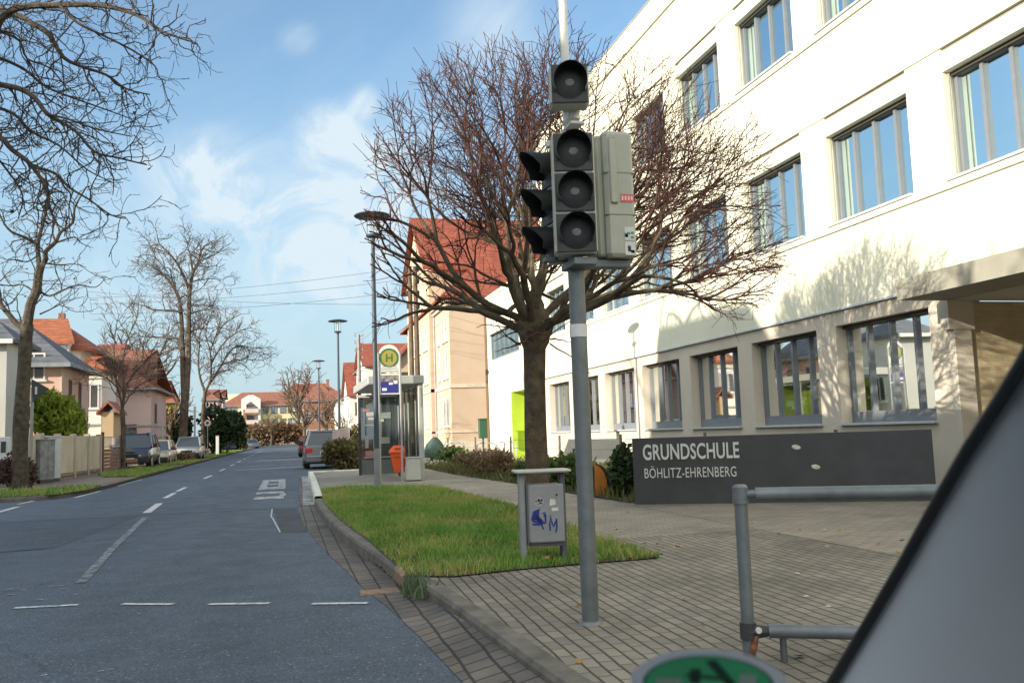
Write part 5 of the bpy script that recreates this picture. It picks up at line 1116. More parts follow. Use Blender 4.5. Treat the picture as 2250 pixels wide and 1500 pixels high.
def hip(b, x0, x1, y0, y1, z, h, axis, hip0, hip1, th=.16):
    """roof over a rectangle; axis = ridge direction; hip0/hip1 = how far each end is hipped (0 = gable)"""
    if axis == 'y':
        xm = (x0 + x1) / 2; r0 = (xm, y0 + hip0, z + h); r1 = (xm, y1 - hip1, z + h)
        c = [(x0, y0, z), (x1, y0, z), (x1, y1, z), (x0, y1, z)]
        planes = [(c[0], c[3], r1, r0), (c[2], c[1], r0, r1)]; ends = [(c[1], c[0], r0, hip0), (c[3], c[2], r1, hip1)]
    else:
        ym = (y0 + y1) / 2; r0 = (x0 + hip0, ym, z + h); r1 = (x1 - hip1, ym, z + h)
        c = [(x0, y0, z), (x1, y0, z), (x1, y1, z), (x0, y1, z)]
        planes = [(c[1], c[0], r0, r1), (c[3], c[2], r1, r0)]; ends = [(c[0], c[3], r0, hip0), (c[2], c[1], r1, hip1)]
    for p in planes:
        lo = [(x, y, q - th) for x, y, q in p]; n = len(p)
        b.add(list(p) + lo, [tuple(range(n)), tuple(range(2 * n - 1, n - 1, -1))] + [(i, (i + 1) % n, (i + 1) % n + n, i + n) for i in range(n)])
    for a, c_, r, hh in ends:
        if hh > 0:
            p = [a, c_, r]; lo = [(x, y, q - th) for x, y, q in p]; b.add(p + lo, [(0, 1, 2), (5, 4, 3)] + [(i, (i + 1) % 3, (i + 1) % 3 + 3, i + 3) for i in range(3)])
def gable_body(b, x0, x1, y0, y1, z0, z1, h, axis):
    """walls with gable triangles, just below the roof"""
    h = max(0, h - .22)
    if axis == 'y':
        b.prism([(x0, z0), (x1, z0), (x1, z1), ((x0 + x1) / 2, z1 + h), (x0, z1)] if h else [(x0, z0), (x1, z0), (x1, z1), (x0, z1)], y1 - y0, c=(0, y0, 0))
    else:
        poly = [(y0, z0), (y1, z0), (y1, z1), ((y0 + y1) / 2, z1 + h), (y0, z1)] if h else [(y0, z0), (y1, z0), (y1, z1), (y0, z1)]
        n = len(poly); vs = [(x0, y, z) for y, z in poly] + [(x1, y, z) for y, z in poly]
        b.add(vs, [tuple(range(n)), tuple(range(2 * n - 1, n - 1, -1))] + [(i, i + n, (i + 1) % n + n, (i + 1) % n) for i in range(n)])
def house(name, label, x0, x1, y0, y1, eave, rise, axis, wm_, rm, hip0=0, hip1=0, ov=.4, chim=None, group=None, base=True):
    t = T(name, label, 'house', ((x0 + x1) / 2, (y0 + y1) / 2, 0), 0, group)
    b = MB(); gable_body(b, x0, x1, y0, y1, 0, eave, 0 if (hip0 and hip1) else rise, axis)
    b.build('wall', wm_, t, world=True)
    b = MB(); 
    k = rise / (((x1 - x0) if axis == 'y' else (y1 - y0)) / 2); e = eave - ov * k + .12
    hip(b, x0 - ov, x1 + ov, y0 - ov, y1 + ov, e, rise + ov * k, axis, hip0 + (ov if hip0 else 0), hip1 + (ov if hip1 else 0))
    rf = b.build('roof', rm, t, world=True)
    b = MB(); xe = x0 - ov if x0 > 0 else x1 + ov
    b.tube([(xe - (.05 if x0 > 0 else -.05), y0 - ov, e - .05), (xe - (.05 if x0 > 0 else -.05), y1 + ov, e - .05)], .08, 6)
    if hip0: b.tube([(x0 - ov, y0 - ov - .05, e - .05), (x1 + ov, y0 - ov - .05, e - .05)], .08, 6)
    b.build('gutter', gutm, t, world=True)
    if base:
        b = MB(); b.box(x0 - .04, x1 + .04, y0 - .04, y1 + .04, 0, .7); b.build('plinth', mat('plinth_grey', (.3, .27, .23), .9, .1, 2) if 'plinth_grey' not in bpy.data.materials else bpy.data.materials['plinth_grey'], t, world=True)
    if chim:
        for (cx_, cy_) in chim:
            b = MB(); b.box(cx_ - .3, cx_ + .3, cy_ - .3, cy_ + .3, eave, eave + rise + .7); b.box(cx_ - .36, cx_ + .36, cy_ - .36, cy_ + .36, eave + rise + .7, eave + rise + .82); b.build('chimney', w_brown, rf, world=True)
    return t
# ---- right side: big peach block behind the school
def Xat(px, Y, py=950): return at(px, py, Y=Y).x
bY0, bY1 = 53.1, 72.0
pb = T('apartment_house', 'large peach apartment house with tall red hipped roof behind the maple crown', 'house', (16, 62, 0))
b = MB(); b.box(SX, 25, bY0, bY1, 0, 9.55); b.box(SX - .35, 15, 58.5, 69.2, 0, 12.6); b.build('wall', w_peach, pb, world=True)
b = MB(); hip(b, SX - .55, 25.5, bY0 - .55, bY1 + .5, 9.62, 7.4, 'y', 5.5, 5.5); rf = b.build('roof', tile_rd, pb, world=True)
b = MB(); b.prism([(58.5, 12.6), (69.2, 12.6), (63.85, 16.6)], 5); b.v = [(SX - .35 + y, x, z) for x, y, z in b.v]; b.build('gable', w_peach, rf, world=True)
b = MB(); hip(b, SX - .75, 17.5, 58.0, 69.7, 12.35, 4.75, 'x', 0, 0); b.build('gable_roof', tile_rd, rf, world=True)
for z, h_, o_ in ((9.30, .16, .30), (9.08, .14, .16), (4.05, .22, .07), (1.35, .12, .06)):
    b = MB(); b.box(SX - o_, 25.1, bY0 - o_, 58.49, z, z + h_)
    if z < 9: b.box(SX - .35 - o_, SX + 1, 58.5 - .0, 69.2 + o_, z, z + h_)
    b.build('cornice', trimm, pb, world=True)
b = MB(); b.box(SX - .12, 25.1, bY0 - .12, bY1, 0, .9); b.box(SX - .47, SX + 1, 58.4, 69.3, 0, .9); b.build('plinth', trimm, pb, world=True)
for z in (1.75, 4.7, 7.0):
    for y in (54.1, 55.2, 56.9): win(pb, '-x', y, z, .75, 1.75 if z < 6 else 1.45, SX, whitef)
    for y in (59.8, 60.9, 62.8, 64.2, 65.9, 67.6): win(pb, '-x', y, z, .8, 1.75 if z < 6 else 1.45, SX - .35, whitef)
for y in (61.5, 63.8, 66): win(pb, '-x', y, 10.1, .8, 1.5, SX - .35, whitef)
b = MB(); b.tube([(SX - .08, 58.3, .2), (SX - .08, 58.3, 9.2)], .06, 6); b.build('downpipe', gutm, pb, world=True)
# ---- right side: smaller houses beyond
def h_right(label, pxl_, pxr, Y0, Y1, py_eave, py_ridge, axis, wm_, rm, wid=9, chim=None, name='house'):
    x0 = Xat(pxl_, Y0); ev = at(pxl_, py_eave, Y=Y0).z; rg_ = at(pxl_, py_ridge, Y=(Y0 + Y1) / 2 if axis == 'x' else Y0 + .5).z
    return house(name, label, x0, x0 + wid, Y0, Y1, ev, rg_ - ev, axis, wm_, rm, chim=[(x0 + wid * .5, Y0 + 2.5)] if chim else None), x0
h1, x1_ = h_right('peach gabled house with dark window right behind the bus stop flag', 872, 905, 78, 90, 792, 705, 'y', w_peach, tile_rd, 7)
win(h1, '-y', x1_ + 1.0, 5.2, 1.0, 1.6, 78, brownf); win(h1, '-y', x1_ + 3.2, 5.2, 1.0, 1.6, 78, brownf)
for y in (80, 83, 86): win(h1, '-x', y, 4.8, .9, 1.4, x1_)
h2, x2_ = h_right('cream house with steep red roof half hidden by the bus stop flag', 806, 870, 100, 113, 802, 757, 'x', w_white, tile_rd, 12)
for u in (1.0, 2.6, 4.4): win(h2, '-y', x2_ + u, 5.0, 1.0, 1.6, 100, whitef); win(h2, '-y', x2_ + u, 1.6, 1.0, 1.6, 100, whitef)
h3, x3_ = h_right('white house with red roof beside the shelter roof, left of the concrete pole', 770, 800, 118, 130, 866, 798, 'x', w_white, tile_rd, 9, chim=True)
for u in (1.2, 3.4): win(h3, '-y', x3_ + u, 4.2, 1.1, 1.6, 118, brownf); win(h3, '-y', x3_ + u, 1.2, 1.1, 1.6, 118, brownf)
h4, x4_ = h_right('narrow white gabled house right of the second street lamp', 746, 772, 146, 160, 872, 818, 'y', w_white, tile_dk, 8)
for z in (1.6, 4.6, 7.4): win(h4, '-y', x4_ + 3.2, z, 1.1, 1.6, 146, brownf)
h5 = house('house', 'red brown house with low red roof at the far right end of the street', Xat(668, 190), Xat(742, 190), 190, 206, at(700, 880, Y=190).z, 4.0, 'x', w_brown, tile_dk, 3, 3, chim=[(Xat(722, 196), 197)])
for u in (680, 695, 712, 728):
    win(h5, '-y', Xat(u, 190), 5.2, 1.2, 1.5, 190, whitef); win(h5, '-y', Xat(u, 190), 1.6, 1.2, 1.5, 190, whitef)
h6 = house('house', 'far house with bright red roof rising behind the yellow flats', Xat(618, 280), Xat(748, 280), 280, 296, at(680, 866, Y=280).z, 3.6, 'x', w_white, tile_rd, 4, 4)
# ---- yellow flats closing the street
FY = 235.0
fx0, fx1 = Xat(484, FY), Xat(742, FY); fe = at(600, 889, Y=FY).z; fr = at(600, 866, Y=FY).z
yf = house('apartment_block', 'long pale yellow flats with red brown roof and rounded balcony gable closing the street', fx0, fx1, FY, FY + 13, fe, fr - fe + .8, 'x', w_yel, tile_dk, 5, 0, .6)
gx0, gx1 = Xat(531, FY), Xat(573, FY); gz = at(550, 868, Y=FY).z
b = MB(); w2 = (gx1 - gx0)
b.prism([(gx0, 0), (gx0 + w2 * .26, 0), (gx0 + w2 * .26, fe + .2), (gx0 + w2 * .5, fe + .9), (gx1 - w2 * .12, fe - .6), (gx1 - w2 * .12, 0), (gx1, 0), (gx1, gz - 1.0), (gx0 + w2 * .62, gz), (gx0 + w2 * .38, gz), (gx0, gz - 1.0)], 1.4, c=(0, FY - 1.4, 0)); b.build('gable', w_white, yf, world=True)
for z in (2.6, 5.4, 8.2):
    b = MB(); b.box(gx0 + w2 * .2, gx1 - w2 * .1, FY - 2.3, FY - 1.41, z, z + 1.0); b.build('balcony', w_rose, yf, world=True)
    b = MB(); b.box(gx0 + w2 * .28, gx1 - w2 * .14, FY - .06, FY - .0, z + 1.02, z + 2.3); b.build('window', far_pane, yf, world=True)
    b = MB(); b.box(Xat(700, FY) - 6.5, Xat(700, FY) - 2.5, FY - 1.3, FY - .01, z, z + 1.0); b.build('balcony', w_grey, yf, world=True)
b = MB(); b.box(gx0 + w2 * .1, gx0 + w2 * .24, FY - 1.9, FY - 1.42, 0, fe - 1); b.build('pillar', w_brown, yf, world=True)
for px in (500, 515, 584, 603, 622, 640, 655, 690, 715, 732):
    for z in (1.4, 4.9, 8.0): win(yf, '-y', Xat(px, FY), z, 1.5, 1.7, FY, brownf)
# ---- left side of the street
hB = T('house', 'pink house with slate hipped roof behind the dark forked tree', 'house', (-14, 50, 0))
ex = Xat(133, 45); ez = at(133, 797, Y=45).z
hl0 = Xat(10, 45)
b = MB(); b.box(ex - 9, ex, 45, 51, 0, ez); b.build('wall', w_pink, hB, world=True)
b = MB(); hip(b, ex - 9.4, ex + .45, 44.55, 51.5, ez, at(40, 700, Y=48).z - ez, 'x', 3, 3.0); b.build('roof', slate, hB, world=True)
b = MB(); b.box(ex - 9.4, ex + .5, 44.42, 44.56, ez - .22, ez - .03); b.box(ex + .45, ex + .57, 44.5, 51.5, ez - .22, ez - .03); b.build('gutter', gutm, hB, world=True)
win(hB, '-y', Xat(72, 45), at(72, 835, Y=45).z, .95, 1.25, 45, whitef); win(hB, '-y', Xat(25, 45), at(25, 840, Y=45).z, .95, 1.25, 45, whitef)
win(hB, '+x', 46.7, 3.2, .5, 1.3, ex, brownf); win(hB, '+x', 48.8, 3.2, .5, 1.3, ex, brownf)
b = MB(); b.box(ex - .02, ex + .03, 44.97, 45.0, 0, ez); b.build('corner_trim', trimm, hB, world=True)
hA = T('house', 'pale grey house wall at the left picture edge', 'house', (-15, 40, 0))
xa = Xat(11, 39.5); za = at(5, 745, Y=39.5).z
b = MB(); b.box(xa - 2.4, xa, 39.5, 43.0, 0, za); b.build('wall', w_grey, hA, world=True)
b = MB(); hip(b, xa - 2.7, xa + .35, 39.2, 43.3, za, 1.0, 'x', 1.2, 1.2); b.build('roof', slate, hA, world=True)
b = MB(); b.box(xa - 2.7, xa + .30, 39.1, 39.22, za - .2, za - .02); b.build('cornice', w_white, hA, world=True)
win(hA, '+x', 41.5, 2.2, 1.0, 1.4, xa, whitef)
hY = 66.0
cx0, cx1 = Xat(55, hY), Xat(195, hY); cz = at(150, 762, Y=hY).z; crz = at(120, 696, Y=hY + 3).z
hC = T('house', 'house with bright orange tiled half hipped roof and white dormer', 'house', ((cx0 + cx1) / 2, 71, 0))
b = MB(); b.box(cx0, cx1 - .6, hY, hY + 9, 0, cz); b.build('wall', w_white, hC, world=True)
b = MB(); hip(b, cx0 - 2, cx1 + .3, hY - .4, hY + 9.4, cz - .15, crz - cz + .2, 'x', 0, 3.4); rfC = b.build('roof', tile_or, hC, world=True)
dx0, dx1 = Xat(103, hY - .9), Xat(160, hY - .9); dz0, dz1 = at(130, 795, Y=hY - .9).z, at(130, 752, Y=hY - .9).z
b = MB(); b.box(dx0, dx1 - .35, hY - .9, hY + 3, dz0 - 1, dz1); b.build('dormer', w_white, rfC, world=True)
b = MB(); rgz = at(120, 700, Y=hY + 2.4).z; b.add([(dx0 - 1.6, hY - 1.3, dz1), (dx1 + .1, hY - 1.3, dz1), (dx1 - 1.1, hY + 2.4, rgz), (dx0 - 1.6, hY + 2.4, rgz), (dx0 - 1.6, hY - 1.3, dz1 - .16), (dx1 + .1, hY - 1.3, dz1 - .16), (dx1 - 1.1, hY + 2.4, rgz - .2), (dx0 - 1.6, hY + 2.4, rgz - .2)], [(0, 1, 2, 3), (7, 6, 5, 4), (0, 4, 5, 1), (1, 5, 6, 2), (2, 6, 7, 3), (3, 7, 4, 0)]); b.build('dormer_roof', tile_or, rfC, world=True)
b = MB(); b.box(dx0 + .1, dx1 - .5, hY - .95, hY - .901, dz1 - .5, dz1 - .2); b.build('window', far_pane, rfC, world=True)
b = MB(); p_ = Vector((Xat(132, hY + 3), hY + 3, crz)); b.box(p_.x - .2, p_.x + .2, p_.y - .2, p_.y + .2, p_.z - .8, p_.z + .25); b.build('chimney', w_brown, rfC, world=True)
# grey banded corner tower
tY = 60.0; tx0, tx1 = Xat(172, tY), Xat(222, tY); tz = at(195, 812, Y=tY).z; tp = at(199, 782, Y=tY + 1.5).z
hD = T('house', 'narrow grey white house corner with small pointed tile roof and banded base', 'house', ((tx0 + tx1) / 2, tY + 3, 0))
b = MB(); b.box(tx0, tx1, tY, tY + 5, 0, tz); b.build('wall', w_white, hD, world=True)
b = MB(); hip(b, tx0 - .35, tx1 + .35, tY - .35, tY + 4, tz, tp - tz, 'x', 1.4, 1.4); b.build('roof', tile_or, hD, world=True)
for z in (.5, 1.15, 1.8, 2.5):
    b = MB(); b.box(tx0 - .05, tx1 + .06, tY - .06, tY + 5, z, z + .14); b.build('band', gutm, hD, world=True)
b = MB(); b.box(tx0 - .1, tx1 + .1, tY - .1, tY + 5, tz - .55, tz - .05); b.build('cornice', trimm, hD, world=True)
win(hD, '-y', (tx0 + tx1) / 2, 3.6, 1.0, 1.5, tY, whitef)
eY = 84.0; e0, e1 = Xat(205, eY), Xat(275, eY)
hE = house('house', 'house with dull red roof between orange roof and pink banded house', e0, e1, eY, eY + 10, at(240, 815, Y=eY).z, at(240, 757, Y=eY + 4).z - at(240, 815, Y=eY).z, 'x', w_beige, tile_rd, 2, 3.2)
win(hE, '-y', (e0 + e1) / 2, 3.8, 1.0, 1.5, eY, whitef)
gY = 72.0; g0, g1 = Xat(248, gY), Xat(331, gY); gze = at(290, 848, Y=gY).z; gzr = at(270, 770, Y=gY + 4).z
hG = house('house', 'pink house with brown roof and dark bands along its base', g0, g1, gY, gY + 9, gze, gzr - gze, 'x', w_rose, tile_dk, 2.5, 4.0, .5)
for z in (1.0, 1.75, 2.6):
    b = MB(); b.box(g0 + 1.0, g1 + .05, gY - .06, gY + 9, z, z + .12); b.build('band', gutm, hG, world=True)
win(hG, '-y', g0 + 1.2, 1.3, .9, 1.5, gY, brownf); win(hG, '+x', gY + 2.5, 3.0, .9, 1.4, g1, brownf)
pY = 58.2; b = MB()
hP = T('porch', 'small brown gabled entrance porch beside the banded house corner', 'porch', (Xat(232, pY), pY + 1.5, 0))
q0, q1 = Xat(224, pY), Xat(249, pY); zq = at(236, 905, Y=pY).z
b.box(q0, q1, pY, pY + 2.5, 0, zq); b.build('wall', w_beige, hP, world=True)
b = MB(); hip(b, q0 - .3, q1 + .35, pY - .2, pY + 2.6, zq, at(226, 880, Y=pY).z - zq, 'y', 0, 0); b.build('roof', tile_dk, hP, world=True)
hF = house('house', 'bright lemon yellow house wall behind the golden twigged tree', Xat(346, 100), Xat(376, 100), 100, 106, at(360, 880, Y=100).z, 2.2, 'x', w_lem, tile_or, 1, 1)
win(hF, '-y', Xat(357, 100), 2.2, .9, 1.4, 100, whitef)
hH = house('house', 'distant pink house with red roof left of the yellow flats', Xat(448, 150), Xat(478, 150), 150, 160, at(465, 878, Y=150).z, 1.8, 'x', w_rose, tile_dk, 2, 2)
hI = house('house', 'distant rose coloured house with dark roof right beside the wide round tree trunk', Xat(470, 165), Xat(490, 165), 165, 172, at(480, 872, Y=165).z, 1.4, 'x', w_rose, tile_dk, 2, 2)
for h_, Yq, uu in ((hH, 150, (455, 468)), (hI, 165, (477, 484))):
    for u in uu: win(h_, '-y', Xat(u, Yq), 5.5, 1.0, 1.5, Yq, whitef)
# ---- opposite house mirrored in the school windows, and unseen ones added to shade the ground
hS1 = house('house', 'beige house with dark roof across the street, mirrored in the ground floor school windows', -21, -11, 7.2, 11.35, 7.8, 3.7, 'y', w_beige, slate, 0, 0, .3)
for y in (8.2, 10.3):
    for z in (1.4, 4.6): win(hS1, '+x', y, z, 1.1, 1.5, -11, whitef)
hS2 = house('house', 'unseen long low beige house with dark roof, added across the street to shade the ground', -22, -11, -34, 7.15, 5.0, 4.2, 'y', w_beige, slate, 0, 0, .3)
for y in range(-20, 1, 4): win(hS2, '+x', y, 1.5, 1.2, 1.5, -11, whitef)
hS3 = house('house', 'unseen tall house added beyond the left side street so its shadow covers the road', -42, -28, -2, 27, 8.2, 4.6, 'y', w_grey, slate, 0, 0, .3)
for y in (2, 7, 12, 17): win(hS3, '+x', y, 4.5, 1.2, 1.5, -28, whitef)

# ---- fence and small things on the left
fw = T('panel_fence', 'cream rendered panel fence along the left pavement below the bamboo', 'fence', (-8.0, 36, 0))
pan = mat('cream_panels', (.52, .44, .33), .9, .1, 1.5, .2, 20, stain=.5); pil = mat('fence_pillar', (.42, .36, .28), .9, .12, 2, stain=.4)
FP = [(-8.15, 31.8), (-8.1, 34.0), (-8.05, 36.2), (-7.98, 38.4), (-7.92, 40.6), (-7.85, 42.8)]
for i in range(5):
    (x0, y0), (x1, y1) = FP[i], FP[i + 1]
    b = MB(); b.add([(x0, y0 + .12, .32), (x1, y1 - .12, .32), (x1, y1 - .12, 1.72), (x0, y0 + .12, 1.72), (x0 - .1, y0 + .12, .32), (x1 - .1, y1 - .12, .32), (x1 - .1, y1 - .12, 1.72), (x0 - .1, y0 + .12, 1.72)], [(0, 1, 2, 3), (7, 6, 5, 4), (0, 4, 5, 1), (3, 2, 6, 7), (0, 3, 7, 4), (1, 5, 6, 2)]); b.build('panel', pan, fw, world=True)
for i, (x, y) in enumerate(FP):
    b = MB(); b.box(x - .16, x + .05, y - .12, y + .12, 0, 1.8); b.build('pillar', pil, fw, world=True)
b = MB(); b.add([(FP[0][0] - .12, FP[0][1], 0), (FP[-1][0] - .12, FP[-1][1], 0), (FP[-1][0] + .03, FP[-1][1], 0), (FP[0][0] + .03, FP[0][1], 0), (FP[0][0] - .12, FP[0][1], .31), (FP[-1][0] - .12, FP[-1][1], .31), (FP[-1][0] + .03, FP[-1][1], .31), (FP[0][0] + .03, FP[0][1], .31)], [(0, 3, 2, 1), (4, 5, 6, 7), (3, 7, 6, 2), (0, 1, 5, 4), (0, 4, 7, 3), (1, 2, 6, 5)]); b.build('base_wall', brick_mat('rubble_base', (.34, .25, .17), (.22, .16, .11), (.1, .08, .06), .5, .2, .03, plane='YZ'), fw, world=True)
def cabinet(label, px, py, Y, wd, h, m, name='cable_cabinet'):
    p = at(px, py, Y=Y); t = T(name, label, 'cabinet', (p.x, Y, .1), R(60), 'cable cabinets before the panel fence'); b = MB(); b.rbox(-wd / 2, wd / 2, -.15, .15, .12, h, .02); b.build('body', m, t); b = MB(); b.box(-wd / 2 + .03, wd / 2 - .03, -.13, .13, 0, .12); b.build('plinth', dark_pl, t); b = MB(); b.rbox(-wd / 2 - .02, wd / 2 + .02, -.18, .18, h, h + .04, .01); b.build('lid', m, t); b = MB(); b.box(-.004, .004, -.153, -.149, .2, h - .08); b.build('door_seam', dark_pl, t); return t
cabinet('dark patterned grey cable cabinet before the cream panel fence', 97, 1040, 33.6, .65, 1.45, mat('cabinet_grey', (.20, .21, .21), .7, .3, 5))
cabinet('white cable cabinet before the cream panel fence, right of the dark grey cabinet', 112, 1040, 34.6, .62, 1.55, mat('cabinet_white', (.47, .49, .50), .6, .08, 4, stain=.2))
gp = T('garden_gate', 'dark metal gate and brown board fence beside the dark blue car', 'gate', (-7.8, 43.4, 0))
b = MB(); b.box(-7.87, -7.75, 43.0, 43.12, 0, 1.9); b.build('post', brownf, gp, world=True); b = MB(); b.box(-7.8, -7.72, 47.0, 47.1, 0, 1.75); b.build('post', brownf, gp, world=True)
b = MB()
for i in range(6): b.add([(-7.78, 43.14, .2 + i * .16), (-7.74, 47.0, .2 + i * .16), (-7.74, 47.0, .34 + i * .16), (-7.78, 43.14, .34 + i * .16), (-7.82, 43.14, .2 + i * .16), (-7.78, 47.0, .2 + i * .16), (-7.78, 47.0, .34 + i * .16), (-7.82, 43.14, .34 + i * .16)], [(0, 1, 2, 3), (7, 6, 5, 4), (0, 4, 5, 1), (3, 2, 6, 7), (0, 3, 7, 4), (1, 5, 6, 2)])
b.build('boards', mat('brown_boards', (.22, .13, .095), .85, .2, 2), gp, world=True)
b = MB(); b.tube([(-7.8, 43.14, 1.68), (-7.76, 47, 1.68)], .025, 6); b.tube([(-7.8, 43.14, 1.25), (-7.76, 47, 1.25)], .02, 6)
for i in range(16): b.tube([(-7.8 + .0025 * i, 43.3 + i * .24, 1.2), (-7.8 + .0025 * i, 43.3 + i * .24, 1.68)], .012, 4)
b.build('railing', fl, gp, world=True)
p = at(67, 1055, Y=31.0); ts = T('traffic_sign', 'dark backed triangular sign on a grey green pole before the bamboo bush', 'traffic sign', (p.x, 31, .1))
b = MB(); b.tube([(0, 0, 0), (0, 0, at(67, 850, Y=31).z - .1)], .05, 8); b.build('pole', mat('grey_green_pole', (.26, .30, .26), .6, .1, 4), ts, smooth=True)
za_, zb_ = at(75, 832, Y=31).z - .1, at(75, 884, Y=31).z - .1
b = MB(); b.prism([(-.02, za_), (.50, (za_ + zb_) / 2 + .05), (.04, zb_)], .015, c=(0, -.08, 0)); b.build('plate', mat('sign_back_dark', (.045, .055, .06), .6, .1, 4), ts)
b = MB(); b.box(.10, .16, -.09, -.081, (za_ + zb_) / 2 - .12, (za_ + zb_) / 2 + .12); b.build('clamp', white_st, ts)
p = at(455, 1003, Z=.1); Yr = 79.0; p = at(456, 1000, Y=Yr); ns = T('traffic_sign', 'round white traffic sign with red ring on a thin pole by the left kerb', 'traffic sign', (p.x, Yr, .1))
zn = at(456, 929, Y=Yr).z - .1
b = MB(); b.tube([(0, 0, 0), (0, 0, zn)], .035, 8); b.build('pole', fl, ns)
rrd = mat('sign_red', (.35, .12, .10), .5, .05, 4)
for r0_, r1_, y_, m_, nm in ((.31, .22, -.05, wpl, 'rim'), (.23, .10, -.052, wpl, 'disc'), (.12, .001, -.055, dark_st, 'symbol')):
    b = MB(); b.loft([[(math.cos(k / 24 * 6.2832) * q, y_, zn + math.sin(k / 24 * 6.2832) * q) for k in range(24)] for q in (r0_, r1_)], True, False); b.build(nm, m_, ns)
b = MB(); b.loft([[(math.cos(k / 24 * 6.2832) * q, yy, zn + math.sin(k / 24 * 6.2832) * q) for k in range(24)] for q, yy in ((.315, -.03), (.315, -.05), (.26, -.0535), (.26, -.04))], True, False); b.build('ring', rrd, ns)
p = at(478, 990, Y=84.); bo = T('bollard', 'short white post on the left verge right of the round traffic sign', 'bollard', (p.x, 84, .1)); hq = at(478, 958, Y=84).z - .1
b = MB(); b.rbox(-.13, .13, -.1, .1, 0, hq, .02); b.build('post', wpl, bo); b = MB(); b.rbox(-.15, .15, -.12, .12, hq, hq + .06, .02); b.build('cap', fl, bo)
p = at(357, 985, Y=70.); ys = T('sign_pole', 'pale greenish pole standing behind the small silver car', 'pole', (p.x, 70, .1))
b = MB(); b.tube([(0, 0, 0), (0, 0, at(357, 930, Y=70).z)], .06, 8); b.build('pole', mat('pale_green_pole', (.36, .38, .26), .6, .1, 3), ys); b = MB(); b.cyl((0, 0), .09, 0, .2, 8); b.build('base', dark_pl, ys)
p = at(428, 985, Y=72.5); y2 = T('sign_pole', 'pale grey pole between the two big trees above the silver car', 'pole', (p.x, 72.5, .1))
b = MB(); b.tube([(0, 0, 0), (0, 0, at(428, 895, Y=72.5).z)], .08, 8); b.build('pole', fl, y2); b = MB(); b.cyl((0, 0), .12, 0, .25, 8); b.build('base', dark_pl, y2)
mb_ = T('mailbox_wall', 'dark garden wall with white letterbox at the left picture edge', 'wall', (-9.6, 30.6, 0))
b = MB(); b.box(-13, -8.75, 31.2, 31.4, 0, 2.1); b.build('wall', mat('dark_fence', (.05, .055, .055), .8, .2, 2), mb_, world=True)
p = at(15, 985, Y=31.15); b = MB(); b.rbox(p.x - .22, p.x + .12, 30.98, 31.19, p.z - .5, p.z + .36, .02); b.build('letterbox', white_st, mb_, world=True); b = MB(); b.box(p.x - .12, p.x + .02, 30.965, 30.979, p.z - .12, p.z + .22); b.build('letterbox_slot', dark_st, mb_, world=True)

# ---- utility poles and overhead wires
UY = 47.0
p = at(912, 850, Y=UY); zt_ = at(905, 585, Y=UY).z
up1 = T('utility_pole', 'twin brown wooden utility pole with dark insulators behind the bus shelter', 'utility pole', (p.x, UY, 0))
wood = mat('utility_pole_wood', (.13, .09, .06), .9, .2, 3, .3, 20)
for dx in (-.16, .16):
    b = MB(); b.tube([(dx, 0, 0), (dx * .9, 0, zt_)], [.15, .11], 10); b.build('pole', wood, up1, smooth=True)
ins = []
for i, dz in enumerate((.3, .95, 1.6, 2.3)):
    b = MB()
    for sx in (-1, 1): b.tube([(sx * .3, 0, zt_ - dz), (sx * .3, 0, zt_ - dz + .28)], [.05, .06], 7); b.tube([(0, 0, zt_ - dz), (sx * .3, 0, zt_ - dz)], .015, 5); ins.append(Vector((p.x + sx * .3, UY, zt_ - dz + .25)))
    b.build('insulator', dark_pl, up1)
U2 = 92.0; p2 = at(790, 860, Y=U2); z2 = at(788, 735, Y=U2).z
up2 = T('utility_pole', 'slim grey concrete utility pole with insulators left of the first street lamp', 'utility pole', (p2.x, U2, 0))
b = MB(); b.tube([(0, 0, 0), (0, 0, z2)], [.24, .15], 8); b.build('pole', mat('concrete_pole', (.30, .29, .27), .9, .1, 3), up2)
ins2 = []
for i, dz in enumerate((.15, .9, 1.7, 2.5)):
    b = MB()
    for sx in (-1, 1): b.tube([(sx * .4, 0, z2 - dz), (sx * .4, 0, z2 - dz + .3)], [.06, .07], 6); b.tube([(0, 0, z2 - dz), (sx * .4, 0, z2 - dz)], .03, 5); ins2.append(Vector((p2.x + sx * .4, U2, z2 - dz + .3)))
    b.build('insulator', bpy.data.materials['concrete_pole'], up2)
wirem = mat('overhead_wire', (.10, .11, .12), .6)
def wire(label, a, c, sag, r_):
    b = MB(); pts = []
    for i in range(17):
        t = i / 16; q = a.lerp(c, t); q.z -= sag * 4 * t * (1 - t); pts.append(q)
    o = b.tube(pts, r_, 4, False) and b.build('overhead_wire', wirem); tag(o, label, 'wire', 'overhead wires across the street'); return o
ends = [(200, 655), (200, 668), (200, 690), (190, 640)]
nm_ = ['second', 'third', 'lowest', 'topmost']
for i, (px, py) in enumerate(ends):
    s_ = ins[(0, 2, 4, 6)[i % 4]]; e_ = at(px, py, Y=57)
    wire('%s thin wire crossing the sky from the twin wooden pole to the left houses' % nm_[i], s_, e_, .25, .011)
for i in range(3): wire('%s thin wire from the twin wooden pole to the concrete pole' % ('upper', 'middle', 'lower')[i], ins[i * 2], ins2[i * 2], .9, .012)

